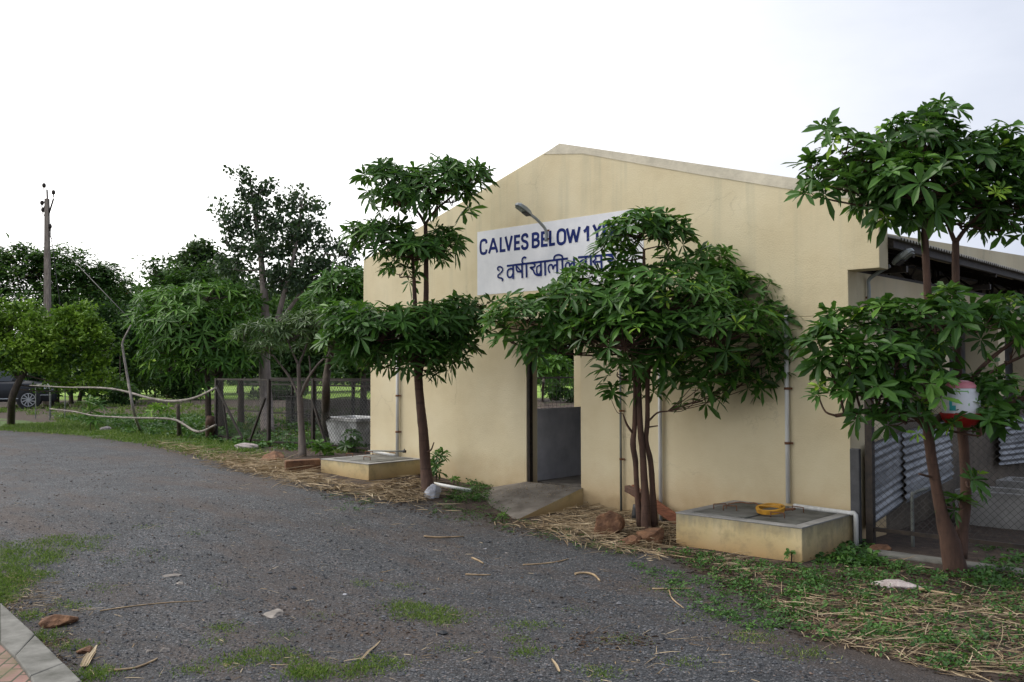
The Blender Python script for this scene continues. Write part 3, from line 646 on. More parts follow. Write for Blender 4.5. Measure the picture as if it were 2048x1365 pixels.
# wall of the shed: two lamps
def street_lamp(name, label, base, path, head_a, head_b, w=.13):
    root = thing(name, label, 'lamp', tuple(base))
    sp, sr = smooth_path(path, [.018]*len(path), 4)
    s = MB(); s.tube(sp, sr, 8); s.build('lamp_arm', M['lampbody'], root)
    for z in (-.02, -.12): s = MB(); c = np.array(base)+np.array([0, 0, z]); s.bar(c+np.array([-.03, -.002, 0]), c+np.array([.03, -.002, 0]), .012, .02); s.build('bracket', M['rust'], root)
    A, B = np.array(head_a), np.array(head_b); d = nrm(B-A); L = np.linalg.norm(B-A); sd_ = nrm(np.cross(d, (0, 0, 1))); u = np.cross(sd_, d)
    s = MB(); ring = []
    for t, wd, h0, h1 in ((0, .3, -.012, .02), (.18, .75, -.022, .035), (.5, 1, -.022, .042), (.85, .9, -.018, .036), (1, .45, -.010, .02)):
        c = A+d*L*t; ring.append([c+sd_*w/2*wd*i+u*h for i, h in ((-1, h0), (1, h0), (1, h1*.55), (.55, h1), (-.55, h1), (-1, h1*.55))])
    vs = [p for r in ring for p in r]; n = 6
    s.add(vs, [(i*n+j, i*n+(j+1) % n, (i+1)*n+(j+1) % n, (i+1)*n+j) for i in range(4) for j in range(n)]+[tuple(range(n))[::-1], tuple(4*n+j for j in range(n))]); s.build('lamp_head', M['lampbody'], root, bevel=.004)
    s = MB(); s.prism([A+d*L*t+sd_*w*.38*i-u*.0235 for t, i in ((.5, -1), (.5, 1), (.93, .85), (.93, -.85))], -u*.006); s.build('lens', M['lampglass'], root)
    s = MB(); s.prism([A+d*L*t+sd_*w*.36*i-u*.0235 for t, i in ((.12, -1), (.12, 1), (.47, 1), (.47, -1))], -u*.012); s.build('driver_box', M['black'], root)
X0 = -3.64
P = [np.array([X0, -.03, 3.13]), np.array([X0, -.035, 3.26]), on_x(1081, 447, X0), on_x(1071, 437, X0), on_x(1060, 429, X0)]
street_lamp('wall_lamp', 'grey LED street lamp on a bent arm over the blue lettering', (X0, 0, 3.28), P, on_x(1062, 430, X0), on_x(1033, 409, X0), .10)
P = [np.array([.03, .40, 2.17]), np.array([.03, .40, 2.36]), on_wall(1738, 560, .40), on_wall(1756, 546, .40), on_wall(1780, 532, .40)]
street_lamp('wall_lamp', 'grey lamp on a curved arm under the eave round the corner', (.0, .40, 2.3), P, on_wall(1786, 529, .40), on_wall(1826, 500, .40), .12)

# ------------------------------------------------------------------ concrete tanks
def tank(label, x0, x1, y0, z0, z1, handles, split=None):
    root = thing('tank', label, 'water tank', ((x0+x1)/2, y0/2, z0), 'concrete tanks against the front wall'); r = .1
    s = MB(); s.box((x0, y0, z0-.2), (x1, -.001, z1-.012)); s.build('tank_body', M['boxplaster'], root, bevel=.006)
    s = MB(); a, b = x0-.004, x1+.004
    s.box((a, y0-.004, z1-.012), (b, y0+r, z1)); s.box((a, -r*.7, z1-.012), (b, -.001, z1)); s.box((a, y0+r, z1-.012), (x0+r, -r*.7, z1)); s.box((x1-r, y0+r, z1-.012), (b, -r*.7, z1))
    s.build('rim', M['concrete'], root, bevel=.004)
    xs = [x0+r+.012, x1-r-.012]
    if split: xs = [xs[0], split, xs[1]]
    for i in range(len(xs)-1):
        s = MB(); s.box((xs[i]+.006, y0+r+.015, z1-.012), (xs[i+1]-.006, -r*.7-.015, z1+.004*(1-2*i))); s.build('lid_slab', M['lid'], root, bevel=.006)
    for px, py, ang in handles:
        P = on_z(px, py, z1+.003); d = np.array([math.cos(ang), math.sin(ang), 0])*.06; h = np.array([0, 0, .045])
        s = MB(); sp, sr = smooth_path([P-d, P-d+h*.9, P-d*.8+h, P+d*.8+h, P+d+h*.9, P+d], [.005]*6, 2); s.tube(sp, sr, 6); s.build('lifting_handle', M['rust'], root)
    return root
tank('near concrete tank with mossy slab lids and yellow ring on top', -1.19, .03, -1.05, 0.0, .30, [(1555, 1036, .15), (1460, 1022, .6), (1596, 1024, -.2), (1440, 1018, .9)], split=-.55)
tank('far low concrete tank with grey lid left of the leaning tree', -6.9, -5.86, -.93, .17, .41, [(734, 921, .1), (699, 914, .2), (738, 910, .4), (785, 912, 0)])
def ring():
    c = on_z(1541, 1018, .35); root = thing('yellow_ring', 'yellow painted metal ring tilted on the near tank lid', 'ring', (c[0], c[1], .31))
    s = MB(); n = 28; tl = Matrix.Rotation(R(9), 3, 'X'); V = []
    for r_, z in ((.125, -.022), (.13, .018), (.102, .02), (.096, -.018)):
        for j in range(n):
            a = 2*math.pi*j/n; V.append(tuple(Vector(c)+tl @ Vector((r_*math.cos(a), r_*math.sin(a), z))))
    s.add(V, [(k*n+j, k*n+(j+1) % n, ((k+1) % 4)*n+(j+1) % n, ((k+1) % 4)*n+j) for k in range(4) for j in range(n)], False); s.build('hoop', M['yellow'], root, bevel=.003)
    s = MB(); s.bar(tuple(c+np.array([-.1, 0, .02])), tuple(c+np.array([.1, .02, .03])), .04, .008); s.build('crossbar', M['yellow'], root)
    s = MB(); sp, sr = smooth_path([c+np.array(q) for q in ((-.11, .02, .0), (-.17, .04, .03), (-.25, .05, .02), (-.36, .09, .015), (-.5, .12, -.02))], [.006]*5, 3); s.tube(sp, sr, 6)
    s.build('rusty_rod', M['rust'], root)
    s = MB(); s.tube([c+np.array((.12, .03, .0)), c+np.array((.2, .08, .012))], .012, 6); s.build('hinge_pin', M['rust'], root)
ring()

# ------------------------------------------------------------------ stones, planks, small objects
def stone(name, label, P, size, mat, cat='stone', group=None, seed=0, base=.3):
    r_ = np.random.default_rng(seed+50); import bmesh
    bm = bmesh.new(); bmesh.ops.create_icosphere(bm, subdivisions=4, radius=1)
    cuts = nrm(r_.normal(0, 1, (11, 3))); ds = r_.uniform(.55, .85, 11)
    for v in bm.verts:
        p = np.array(v.co)
        for c, d in zip(cuts, ds):
            k = p@c
            if k > d: p = p-c*(k-d)*.92
        p = p*(1+.035*math.sin(p[0]*9+seed)*math.cos(p[1]*8)+r_.normal(0, .009)+.05*math.sin(p[2]*7+p[0]*5)*math.sin(p[1]*6)); v.co = tuple(p*np.array(size)/2/.78)
    me = bpy.data.meshes.new(name); bm.to_mesh(me); bm.free(); me.materials.append(mat)
    o = bpy.data.objects.new(name, me); COL.objects.link(o); o.location = (P[0], P[1], P[2]+size[2]*base); o.rotation_euler = (0, 0, seed*1.3)
    return tag(o, label, cat, group)
G1 = 'brown stones at the foot of the middle tree'
stone('rock', 'large brown rock left of the middle tree foot', on_ground(1217, 1070), (.30, .26, .24), M['brownstone'], group=G1, seed=1)
stone('rock', 'angular brown rock right of the middle tree foot', on_ground(1305, 1085), (.34, .2, .17), M['brownstone'], group=G1, seed=2)
stone('rock', 'small round brown rock between two larger ones', on_ground(1264, 1092), (.16, .14, .11), M['brownstone'], group=G1, seed=3)
stone('rock', 'whitewashed stone at the foot of the leaning tree', on_ground(864, 996), (.20, .18, .19), M['whitestone'], seed=21)
stone('rock', 'pale flat stone lying in the weeds by the right tree', on_ground(1797, 1176), (.31, .13, .06), M['pinkstone'], seed=5)
stone('rock', 'orange brown rock beside the kerb', on_ground(118, 1252), (.17, .13, .09), M['brownstone'], seed=6)
stone('rock', 'half buried brown rock nearest the kerb end', on_ground(172, 1308), (.09, .08, .05), M['brownstone'], seed=9)
stone('rock', 'grey flat stone in the middle of the track', on_ground(547, 1232), (.17, .12, .04), M['greystone'], seed=7)
stone('rock', 'brown flat flake on the track', on_ground(346, 1155), (.13, .07, .025), M['greystone'], seed=8)
stone('rock', 'small brown stone just below the flat flake', on_ground(360, 1172), (.07, .06, .035), M['greystone'], seed=10)
stone('rock', 'dark pebble at the bottom of the track, the larger of two', on_ground(331, 1307), (.055, .05, .035), M['greystone'], seed=11)
stone('rock', 'dark pebble at the bottom of the track, the smaller of two', on_ground(299, 1308), (.038, .035, .03), M['greystone'], seed=12)
stone('rock', 'reddish earth covered rock in the shade right of the near tank', on_ground(1755, 1105), (.22, .12, .08), M['brownstone'], seed=13)
stone('rock', 'low reddish mound of rubble left of the far tank', on_ground(548, 922), (.62, .34, .18), M['brownstone'], seed=14, base=.15)
stone('rock', 'flat concrete lump under the wire gate', on_ground(488, 898), (.42, .25, .13), M['pinkstone'], seed=15)
stone('rock', 'pale stone in the grass by the branch rail', on_ground(213, 862), (.28, .2, .12), M['pinkstone'], seed=16)
stone('rock', 'white pebble on the bare track', on_ground(690, 1193), (.03, .026, .022), M['whitestone'], seed=17)
stone('rock', 'whitish pebble near the ramp foot', on_ground(970, 1101), (.03, .026, .02), M['whitestone'], seed=18)
def plank(name, label, a, b, w, h, mat, cat):
    s = MB(); s.bar(a, b, w, h); o = s.build(name, mat, world_off=a, bevel=.01); return tag(o, label, cat)
plank('stone_block', 'long reddish stone block left of the far tank', on_ground(570, 938, .06), on_ground(640, 934, .07), .16, .22, M['brownstone'], 'stone')
plank('plank', 'red brown plank leaning on the wall behind the middle tree', on_wall(1262, 978, -.1), on_wall(1368, 1050, -.09), .05, .11, M['redbrick'], 'plank')
plank('log', 'cut log stub behind the middle tree', on_wall(1254, 977, -.45), on_wall(1285, 992, -.55), .07, .07, M['bark_red'], 'log')
s = MB(); c = on_ground(1272, 1046); s.tube([c, c+[0, 0, .09], c+[0, 0, .155], c+[0, 0, .19]], [.048, .045, .036, .03], 14); tag(s.build('bottle', M['black'], world_off=c), 'black plastic pot standing behind the middle tree', 'pot')
s = MB(); s.box((.012, -.05, -.1), (.10, .0, .885)); tag(s.build('stone_slab', simple('slate_slab', (.035, .035, .038), (.10, .10, .105), 6, .8, bs=.8), world_off=(.06, -.03, 0), bevel=.008), 'dark grey stone slab standing against the shed corner', 'slab')
a = on_ground(1826, 1097); s = MB(); sp, sr = smooth_path([a-[0, 0, .05], a+[0, 0, .44], a+[.012, .02, .49], a+[.09, .14, .53]], [.016]*4, 4); s.tube(sp, sr, 8)
tag(s.build('bent_pipe', M['pipe_grey'], world_off=a), 'bent grey pipe standing up before the right chain link fence', 'pipe')

# ------------------------------------------------------------------ fences
def wire_panel(mb, A, B, z0, z1, pitch=.06, r=.0016, square=False, sag=0):
    """crossed wires in the vertical plane through A and B"""
    A = np.array(A, float); B = np.array(B, float); L = np.linalg.norm(B-A); d = (B-A)/L; H = z1-z0; n_ = np.array([-d[1], d[0]])
    def seg(u0, v0, u1, v1, off):
        p = [A[0]+d[0]*u0+n_[0]*off, A[1]+d[1]*u0+n_[1]*off, z0+v0]; q = [A[0]+d[0]*u1+n_[0]*off, A[1]+d[1]*u1+n_[1]*off, z0+v1]
        p = np.array(p); q = np.array(q); dd = nrm(q-p); a = np.array([*n_, 0])*r; b = np.cross(dd, a/r)*r
        vs = [c+o for c in (p, q) for o in (a, -a*.5+b*.87, -a*.5-b*.87)]
        mb.add(vs, [(0, 1, 4, 3), (1, 2, 5, 4), (2, 0, 3, 5)])
    if square:
        for u in np.arange(0, L, pitch): seg(u, 0, u, H, 0)
        for v in np.arange(0, H, pitch): seg(0, v, L, v, .003)
    else:
        for u in np.arange(-H, L, pitch*1.2):
            a, b = max(u, 0), min(u+H, L); seg(a, a-u, b, b-u, 0)
            a, b = max(u, 0), min(u+H, L); seg(a, H-(a-u), b, H-(b-u), .004)
def fence(name, label, pts, z0, z1, cat='fence', pr=.03, mat='steel_dark', pitch=.06, r=.0016, square=(), braces=(), group=None, rails=(0, 1), nr=1, mid=()):
    root = thing(name, label, cat, (*pts[0], float(gz(*pts[0]))), group)
    for p in pts:
        s = MB(); g = float(gz(*p)); s.box((p[0]-pr, p[1]-pr, g-.2), (p[0]+pr, p[1]+pr, z1+.02)); s.build('post', M[mat], root)
    for i in range(len(pts)-1):
        A, B = pts[i], pts[i+1]; d = nrm(np.array(B)-np.array(A))*pr
        a_ = np.array(A)+d; b_ = np.array(B)-d
        for z in [z0, z1]+[z0+(z1-z0)*q for q in mid]:
            s = MB(); s.bar((*a_, z), (*b_, z), .03, .035); s.build('rail', M[mat], root)
        s = MB(); wire_panel(s, a_, b_, z0, z1, pitch*(1.6 if i in square else 1), r, i in square); s.build('wire_mesh', M['wire'], root)
    for p, q in braces:
        s = MB(); s.bar(p, q, .035); s.build('brace', M[mat], root)
    return root
fence('chain_link_fence', 'dark framed chain link fence in front of the side pens', [(.165, .03), (1.75, .0), (3.4, -.03)], .17, 1.36, pr=.032, pitch=.05, r=.0015)
fence('mesh_gate', 'black wire mesh fence and gate left of the shed', [(-13.4, 1.12), (-11.25, .98), (-10.2, 1.22), (-7.1, 1.35)], .30, 1.43, cat='gate', pr=.028, pitch=.065, r=.003, square=(1,),
      braces=[((-13.35, 1.08, 1.3), (-12.1, .98, .25)), ((-13.2, 1.13, 1.2), (-12.75, 1.02, .25)), ((-11.3, .93, 1.1), (-11.95, .95, .12)), ((-10.15, 1.16, 1.1), (-9.6, 1.1, .25))])
fence('wire_fence', 'farther wire fence with dark poles behind the mesh gate', [(-19.5, 5.2), (-16.6, 5.0), (-13.8, 4.8), (-11, 4.7), (-8.2, 4.6)], .5, 1.40, pr=.03, pitch=.08, r=.0035, mid=(.82,))
def net():
    s = MB(); n = 30; A = np.array([-16.6, 4.8]); B = np.array([-8.1, 4.4]); V = []
    for i in range(n+1):
        t = i/n; p = A+(B-A)*t; sg = .12*math.sin(t*3*math.pi)**2
        for z, o in ((.2, 0), (.55, .03*math.sin(i)), (1.0-sg, 0)): V.append((p[0], p[1]+o, z))
    s.add(V, [(i*3+j, (i+1)*3+j, (i+1)*3+j+1, i*3+j+1) for i in range(n) for j in range(2)], True)
    m, t, b, o = newmat('shade_net'); b.inputs['Base Color'].default_value = (.012, .013, .014, 1); b.inputs['Roughness'].default_value = .8
    tr = N(t, 'ShaderNodeBsdfTransparent'); mx = N(t, 'ShaderNodeMixShader', _Fac=.85); t.links.new(tr.outputs[0], mx.inputs[1]); t.links.new(b.outputs[0], mx.inputs[2]); t.links.new(mx.outputs[0], o.inputs[0])
    tag(s.build('shade_net', m, world_off=(-12, 4.6, .2)), 'sagging dark shade net behind the mesh gate', 'net')
net()
fence('wire_fence', 'dark wire fence seen through the doorway', [(-9.2, 3.4), (-9.6, 6.2), (-10, 9), (-10.4, 12)], .5, 1.43, pr=.03, pitch=.1, r=.003, square=(1,), braces=[((-9.3, 4.2, 1.4), (-9.25, 3.6, .5))])
s = MB(); s.box((.25, -.32, -.1), (1.5, -.16, .035)); s.box((1.53, -.30, -.1), (3.6, -.15, .045)); tag(s.build('edging_stone', M['kerb'], world_off=(1.5, -.24, 0), bevel=.02), 'weathered concrete edging half buried before the right fence', 'edging')
# crooked branch rails and sticks at the left
def gdep(px, py): return float((on_ground(px, py)-CAM)@FW)
def branch(name, label, pts, rs, mat, cat, nubs=0, group=None):
    sp, sr = smooth_path(pts, rs, 5); s = MB(); s.tube(sp, sr, 8, wob=.25)
    for i in range(nubs):
        j = random.randrange(2, len(sp)-2); s.tube([sp[j], sp[j]+nrm(rng.normal(0, 1, 3)+[0, 0, .5])*sr[j]*3.2], [sr[j]*.5, sr[j]*.35], 5)
    return tag(s.build(name, mat, world_off=pts[0]), label, cat, group)
dG = 19.5
branch('branch_rail', 'upper crooked white branch rail tied to the gate post', [at(x, y, d) for x, y, d in ((60, 771, 21), (130, 775, 20), (200, 776, 19.2), (245, 782, 18.8), (300, 797, 18.3), (345, 803, 18), (390, 796, 17.6), (432, 776, 17))], [.010, .014, .018, .021, .023, .025, .024, .02], M['branch_white'], 'rail', 10, 'crooked branch rails')
branch('branch_rail', 'lower crooked white branch rail running down to the gate foot', [at(x, y, d) for x, y, d in ((100, 818, 20), (150, 824, 19.4), (190, 832, 19), (260, 836, 18.5), (320, 837, 18), (355, 842, 17.8), (395, 864, 17.3), (432, 850, 17))], [.010, .013, .016, .018, .02, .022, .023, .018], M['branch_white'], 'rail', 8, 'crooked branch rails')
branch('leaning_stick', 'tall curved pale stick leaning between the branch rails', [on_ground(282, 866, -.05), at(268, 825, 18.3), at(256, 760, 18.3), at(246, 700, 18.3), at(246, 683, 18.3), at(262, 650, 18.3)], [.032, .028, .024, .021, .019, .012], M['branch_white'], 'stick')
branch('short_post', 'short dark post holding the lower branch rail', [on_ground(360, 878, -.05), at(357, 845, gdep(360, 878)), at(356, 808, gdep(360, 878))], [.05, .04, .035], M['bark_dark'], 'post')
branch('gate_stump', 'reddish wooden post beside the left gate post', [on_ground(421, 882, -.05), at(420, 850, gdep(421, 882)), at(421, 834, gdep(421, 882))], [.09, .085, .08], M['bark_red'], 'post')
def stand():
    b0 = on_ground(71, 838); b1 = on_ground(99, 841); root = thing('metal_stand', 'grey metal frame standing before the dark car', 'stand', tuple(b0)); z = 1.18
    for p in (b0, b1, b0+[-.1, .45, 0], b1+[-.1, .45, 0]): s = MB(); s.bar(p, (p[0], p[1], z), .024); s.build('leg', M['pipe_grey'], root)
    s = MB(); c = b0+(b1-b0)/2; s.prism([(b0[0], b0[1], z+.0), (b1[0], b1[1], z), (b1[0]-.1, b1[1]+.45, z), (b0[0]-.1, b0[1]+.45, z)], (0, 0, .05)); s.build('tray', M['pipe_grey'], root)
stand()
# tapered white planter
def planter():
    c = np.array([on_wall(712, 880, 1.95)[0], 1.95]); z0 = .2; root = thing('planter', 'tapered whitewashed concrete trough behind the mesh gate', 'trough', (*c, z0)); 
    def ring(hx, hy, z): return [(c[0]+i*hx, c[1]+j*hy, z) for i, j in ((-1, -1), (1, -1), (1, 1), (-1, 1))]
    rr = [ring(.36, .26, z0-.05), ring(.46, .34, z0+.50), ring(.50, .38, z0+.50), ring(.50, .38, z0+.56), ring(.43, .31, z0+.56), ring(.36, .26, z0+.12)]
    s = MB(); s.add([p for r in rr for p in r], [(k*4+j, k*4+(j+1) % 4, (k+1)*4+(j+1) % 4, (k+1)*4+j) for k in range(5) for j in range(4)]+[(20, 21, 22, 23)])
    s.build('trough_body', simple('stained_whitewash', (.22, .22, .21), (.72, .72, .72), 5, .85, bs=.6), root, bevel=.006)
planter()
# troughs in the right-hand pen
def trough(label, x0, x1, y0, y1, z1):
    s = MB(); t = .07; s.box((x0, y0, -.1), (x1, y0+t, z1)); s.box((x0, y1-t, -.1), (x1, y1, z1)); s.box((x0, y0+t, -.1), (x0+t, y1-t, z1)); s.box((x1-t, y0+t, -.1), (x1, y1-t, z1)); s.box((x0+t, y0+t, -.1), (x1-t, y1-t, .08))
    tag(s.build('feed_trough', M['concrete'], world_off=(x0, y0, 0), bevel=.008), label, 'trough')
trough('near concrete feed trough behind the right chain link fence', .28, 4.3, 1.93, 2.45, .35)
trough('second concrete feed trough behind the near one', .35, 4.3, 3.1, 3.6, .35)
def sheet(label, y0, y1, z0a, z0b, z1a, z1b, x, lean=0.):
    p = .076; m_ = 60; V = []
    for i in range(2):
        y = (y0, y1)[i]; za, zb = ((z0a, z1a), (z0b, z1b))[i]
        for j in range(m_+1):
            z = za+(zb-za)*j/m_; V.append((x+.014*math.cos(z/p*2*math.pi)+lean*(z-za), y, z))
    s = MB(); n = m_+1; s.add(V, [(j, n+j, n+j+1, j+1) for j in range(m_)], True); s.add([(v[0]-.003, v[1], v[2]) for v in V], [(j, j+1, n+j+1, n+j) for j in range(m_)], True)
    tag(s.build('corrugated_sheet', M['galv'], world_off=(x, y0, z0a)), label, 'metal sheet', 'corrugated sheets patching the side wall')
sheet('corrugated sheet nearest the shed corner', .25, 1.12, .12, .26, .90, .99, .05)
sheet('corrugated sheet just behind the right tree', 1.1, 2.5, .27, .40, .99, 1.04, .09, -.03)
sheet('corrugated sheet at the right picture edge', 4.35, 6.6, .40, .30, .98, 1.0, .06)
# poultry drinker wedged in the right tree
def drinker():
    c = at(1922, 826, 7.12); root = thing('drinker', 'white and pink plastic drinker with red bowl wedged in the right tree', 'drinker', tuple(c))
    def lathe(nm, prof, mat, n=28, par=root):
        V = [(c[0]+r*math.cos(2*math.pi*j/n), c[1]+r*math.sin(2*math.pi*j/n), c[2]+z) for r, z in prof for j in range(n)]
        s = MB(); s.add(V, [(k*n+j, k*n+(j+1) % n, (k+1)*n+(j+1) % n, (k+1)*n+j) for k in range(len(prof)-1) for j in range(n)], True); return s.build(nm, mat, par)
    lathe('bowl', [(.0, -.115), (.06, -.112), (.105, -.09), (.145, -.04), (.155, -.0), (.148, .0), (.14, -.03), (.0, -.04)], M['red'])
    jar = lathe('jar', [(.138, -.03), (.14, .02), (.138, .09), (.13, .15), (.118, .19), (.10, .215)], M['whiteplastic'])
    lathe('lid', [(.121, .192), (.112, .212), (.09, .235), (.05, .25), (0, .255)], M['pink'])
    # curved label printed round the jar
    def band(a0, a1, z0, z1, mat):
        s = MB(); m_ = 10; V = []
        for i in range(m_+1):
            a = a0+(a1-a0)*i/m_
            for z in (z0, z1):
                r = float(np.interp(z, [-.03, .02, .09, .15, .19], [.138, .14, .138, .13, .118]))+.0012; V.append((c[0]+r*math.cos(a), c[1]+r*math.sin(a), c[2]+z))
        s.add(V, [(2*i, 2*i+2, 2*i+3, 2*i+1) for i in range(m_)], True); s.build('printed_mark', mat, jar)
    a0 = math.atan2(CAM[1]-c[1], CAM[0]-c[0])
    band(a0-.55, a0+.45, .165, .174, M['green_ink']); band(a0+.38, a0+.45, .06, .164, M['green_ink']); band(a0+.85, a0+.93, .0, .12, M['green_ink']); band(a0-.6, a0-.25, .02, .06, M['teal_ink']); band(a0-.62, a0-.45, .06, .1, M['teal_ink'])
drinker()

# ------------------------------------------------------------------ utility pole and car
def pole():
    dep = 36.; b = at(97, 742, dep); z0 = .2; root = thing('utility_pole', 'concrete utility pole with dark insulators rising over the trees', 'pole', (b[0], b[1], z0))
    top = at(94, 398, dep); s = MB(); w0, w1 = .13, .07
    V = [(c[0]+RT[0]*i*w+FW[0]*j*w, c[1]+RT[1]*i*w+FW[1]*j*w, z) for c, w, z in ((b, w0, z0-.2), (top, w1, top[2])) for i, j in ((-1, -1), (1, -1), (1, 1), (-1, 1))]
    s.add(V, [(0, 1, 5, 4), (1, 2, 6, 5), (2, 3, 7, 6), (3, 0, 4, 7), (4, 5, 6, 7)]); s.build('shaft', M['bark_pale'], root)
    s = MB(); A = lambda x, y, d=0: at(x, y, dep+d)
    s.bar(A(95, 408), A(94, 380), .05); s.bar(A(97, 431), A(107, 398), .05); s.bar(A(88, 431), A(99, 431), .06); s.bar(A(88, 405), A(97, 405), .06); s.bar(A(94, 405), A(86, 418, .2), .03); s.build('steel_arm', M['steel_dark'], root)
    for x, y in ((88, 371), (107, 385), (84, 406), (86, 420), (100, 453)):
        p = A(x, y); s = MB(); s.tube([p+[0, 0, -.19], p+[0, 0, -.1], p+[0, 0, -.07], p, p+[0, 0, .07], p+[0, 0, .09]], [.02, .02, .06, .075, .055, .02], 10); s.build('insulator', M['steel_dark'], root)
    s = MB(); s.tube([A(94, 380), A(91, 374), A(88, 372)], .012, 5); s.tube([A(107, 398), A(107, 388)], .012, 5)
    sp = [A(102, 440), A(101, 470), A(106, 500), A(112, 550), A(120, 610), A(126, 700)]; s.tube(sp, .014, 5)
    s.tube([A(97, 470), at(330, 712, dep-6)], .014, 5); s.build('cable', M['wire'], root)
pole()
def car():
    """local frame: x forward, y to its left, built then turned so the near flank faces the track"""
    w0 = on_ground(57, 818)[:2]; v = nrm(w0-CAM[:2]); f = nrm(np.array([v[1], -v[0]])-.06*v)
    ang = math.atan2(f[1], f[0]); lat = np.array([-math.sin(ang), math.cos(ang)])
    c0 = w0-np.array([math.cos(ang), math.sin(ang)])*1.3+lat*.8
    root = thing('car', 'dark suv parked at the left edge behind the trees', 'car', (c0[0], c0[1], .22)); root.rotation_euler = (0, 0, ang)
    paint, t, b, o = newmat('dark_car_paint'); b.inputs['Base Color'].default_value = (.016, .018, .024, 1); b.inputs['Roughness'].default_value = .4; b.inputs['Coat Weight'].default_value = .2; b.inputs['Coat Roughness'].default_value = .06
    glass, t, b, o = newmat('car_glass'); b.inputs['Base Color'].default_value = (.03, .04, .045, 1); b.inputs['Roughness'].default_value = .06; b.inputs['Specular IOR Level'].default_value = .8
    tyre = simple('tyre', (.012, .012, .012), (.025, .025, .025), 20, .85); rim = simple('alloy', (.42, .43, .45), (.6, .6, .62), 20, .3, .9, bs=.02); lampm = simple('headlamp', (.45, .48, .5), (.62, .64, .66), 10, .12, bs=.02)
    def put(s, nm, m, par=root, bev=0):
        me = bpy.data.meshes.new(nm); me.from_pydata(s.v, [], s.f); me.update(); me.polygons.foreach_set('use_smooth', s.sm); o = link(nm, me, m, par)
        if bev: q = o.modifiers.new('bevel', 'BEVEL'); q.width = bev; q.segments = 3; q.limit_method = 'ANGLE'
        return o
    def loft(secs):
        s = MB(); n = len(secs[0]); V = [p for q in secs for p in q]
        s.add(V, [(k*n+j, k*n+(j+1) % n, (k+1)*n+(j+1) % n, (k+1)*n+j) for k in range(len(secs)-1) for j in range(n)]+[tuple(range(n))[::-1], tuple((len(secs)-1)*n+j for j in range(n))], True); return s
    secs = []
    for x, hw, zb, zw, zt in ((-2.15, .74, .42, .78, .86), (-2.05, .84, .30, .85, 1.0), (-1.3, .90, .26, .90, 1.04), (0, .91, .26, .92, 1.04), (.9, .90, .26, .92, 1.04), (1.35, .89, .28, .92, 1.02), (1.9, .86, .26, .86, .95), (2.12, .76, .28, .74, .84), (2.22, .60, .34, .58, .66)):
        secs.append([(x, -hw*.93, zb), (x, -hw, (zb+zw)/2), (x, -hw*.97, zw), (x, -hw*.80, zt), (x, hw*.80, zt), (x, hw*.97, zw), (x, hw, (zb+zw)/2), (x, hw*.93, zb)])
    put(loft(secs), 'body', paint, bev=.02)
    secs = [[(x, -hw, 1.0), (x2, -hw*.84, z), (x2, hw*.84, z), (x, hw, 1.0)] for x, x2, hw, z in ((-2.0, -1.9, .72, 1.10), (-1.85, -1.55, .78, 1.55), (-.6, -.6, .8, 1.63), (.2, .15, .8, 1.6), (1.15, .5, .76, 1.5), (1.25, 1.2, .72, 1.04))]
    put(loft(secs), 'cabin', glass, bev=.02)
    secs = [[(x, -hw, z-.03), (x, -hw, z+.02), (x, hw, z+.02), (x, hw, z-.03)] for x, hw, z in ((-1.6, .64, 1.56), (-.6, .68, 1.64), (.15, .68, 1.61), (.45, .64, 1.53))]
    put(loft(secs), 'roof', paint)
    for x in (1.3, -1.3):
        for y in (-.84, .84):
            sg = -1 if y < 0 else 1
            s = MB(); s.tube([(x, y-.11, .33), (x, y+.11, .33)], .335, 28); w = put(s, 'wheel', tyre)
            s = MB(); s.tube([(x, y+sg*.105, .33), (x, y+sg*.118, .33)], .075, 14)
            for k in range(10):
                a = k*math.pi/5; d = np.array([math.cos(a), 0, math.sin(a)]); d2 = np.array([math.cos(a+.35), 0, math.sin(a+.35)]); c = np.array([x, y+sg*.116, .33]); s.bar(c+d*.05, c+d2*.225, .036, .012, (0, 1, 0))
            for k in range(28):
                a, b_ = k*2*math.pi/28, (k+1)*2*math.pi/28; c = np.array([x, y+sg*.116, .33]); s.bar(c+np.array([math.cos(a), 0, math.sin(a)])*.232, c+np.array([math.cos(b_), 0, math.sin(b_)])*.232, .024, .012, (0, 1, 0))
            put(s, 'rim', rim, w)
            s = MB(); s.tube([(x, y-.02-.09*sg*0, .36), (x, y+sg*.072, .36)], .40, 28); put(s, 'wheel_arch', M['black'])
    for y in (-1, 1): s = MB(); s.prism([(1.72, y*.875, .80), (2.02, y*.80, .76), (2.1, y*.74, .68), (1.8, y*.885, .71)], (0, y*.02, 0)); put(s, 'headlight', lampm, bev=.01)
    s = MB(); s.bar((-1.0, -.925, .38), (1.0, -.925, .38), .012, .03); s.bar((1.6, -.90, .5), (1.95, -.87, .5), .012, .02); put(s, 'trim_strip', lampm)
    s = MB(); s.prism([(.75, -.93, 1.02), (.92, -.93, 1.02), (.9, -.93, 1.14), (.78, -.93, 1.14)], (0, -.16, 0)); put(s, 'mirror', paint, bev=.02)
car()

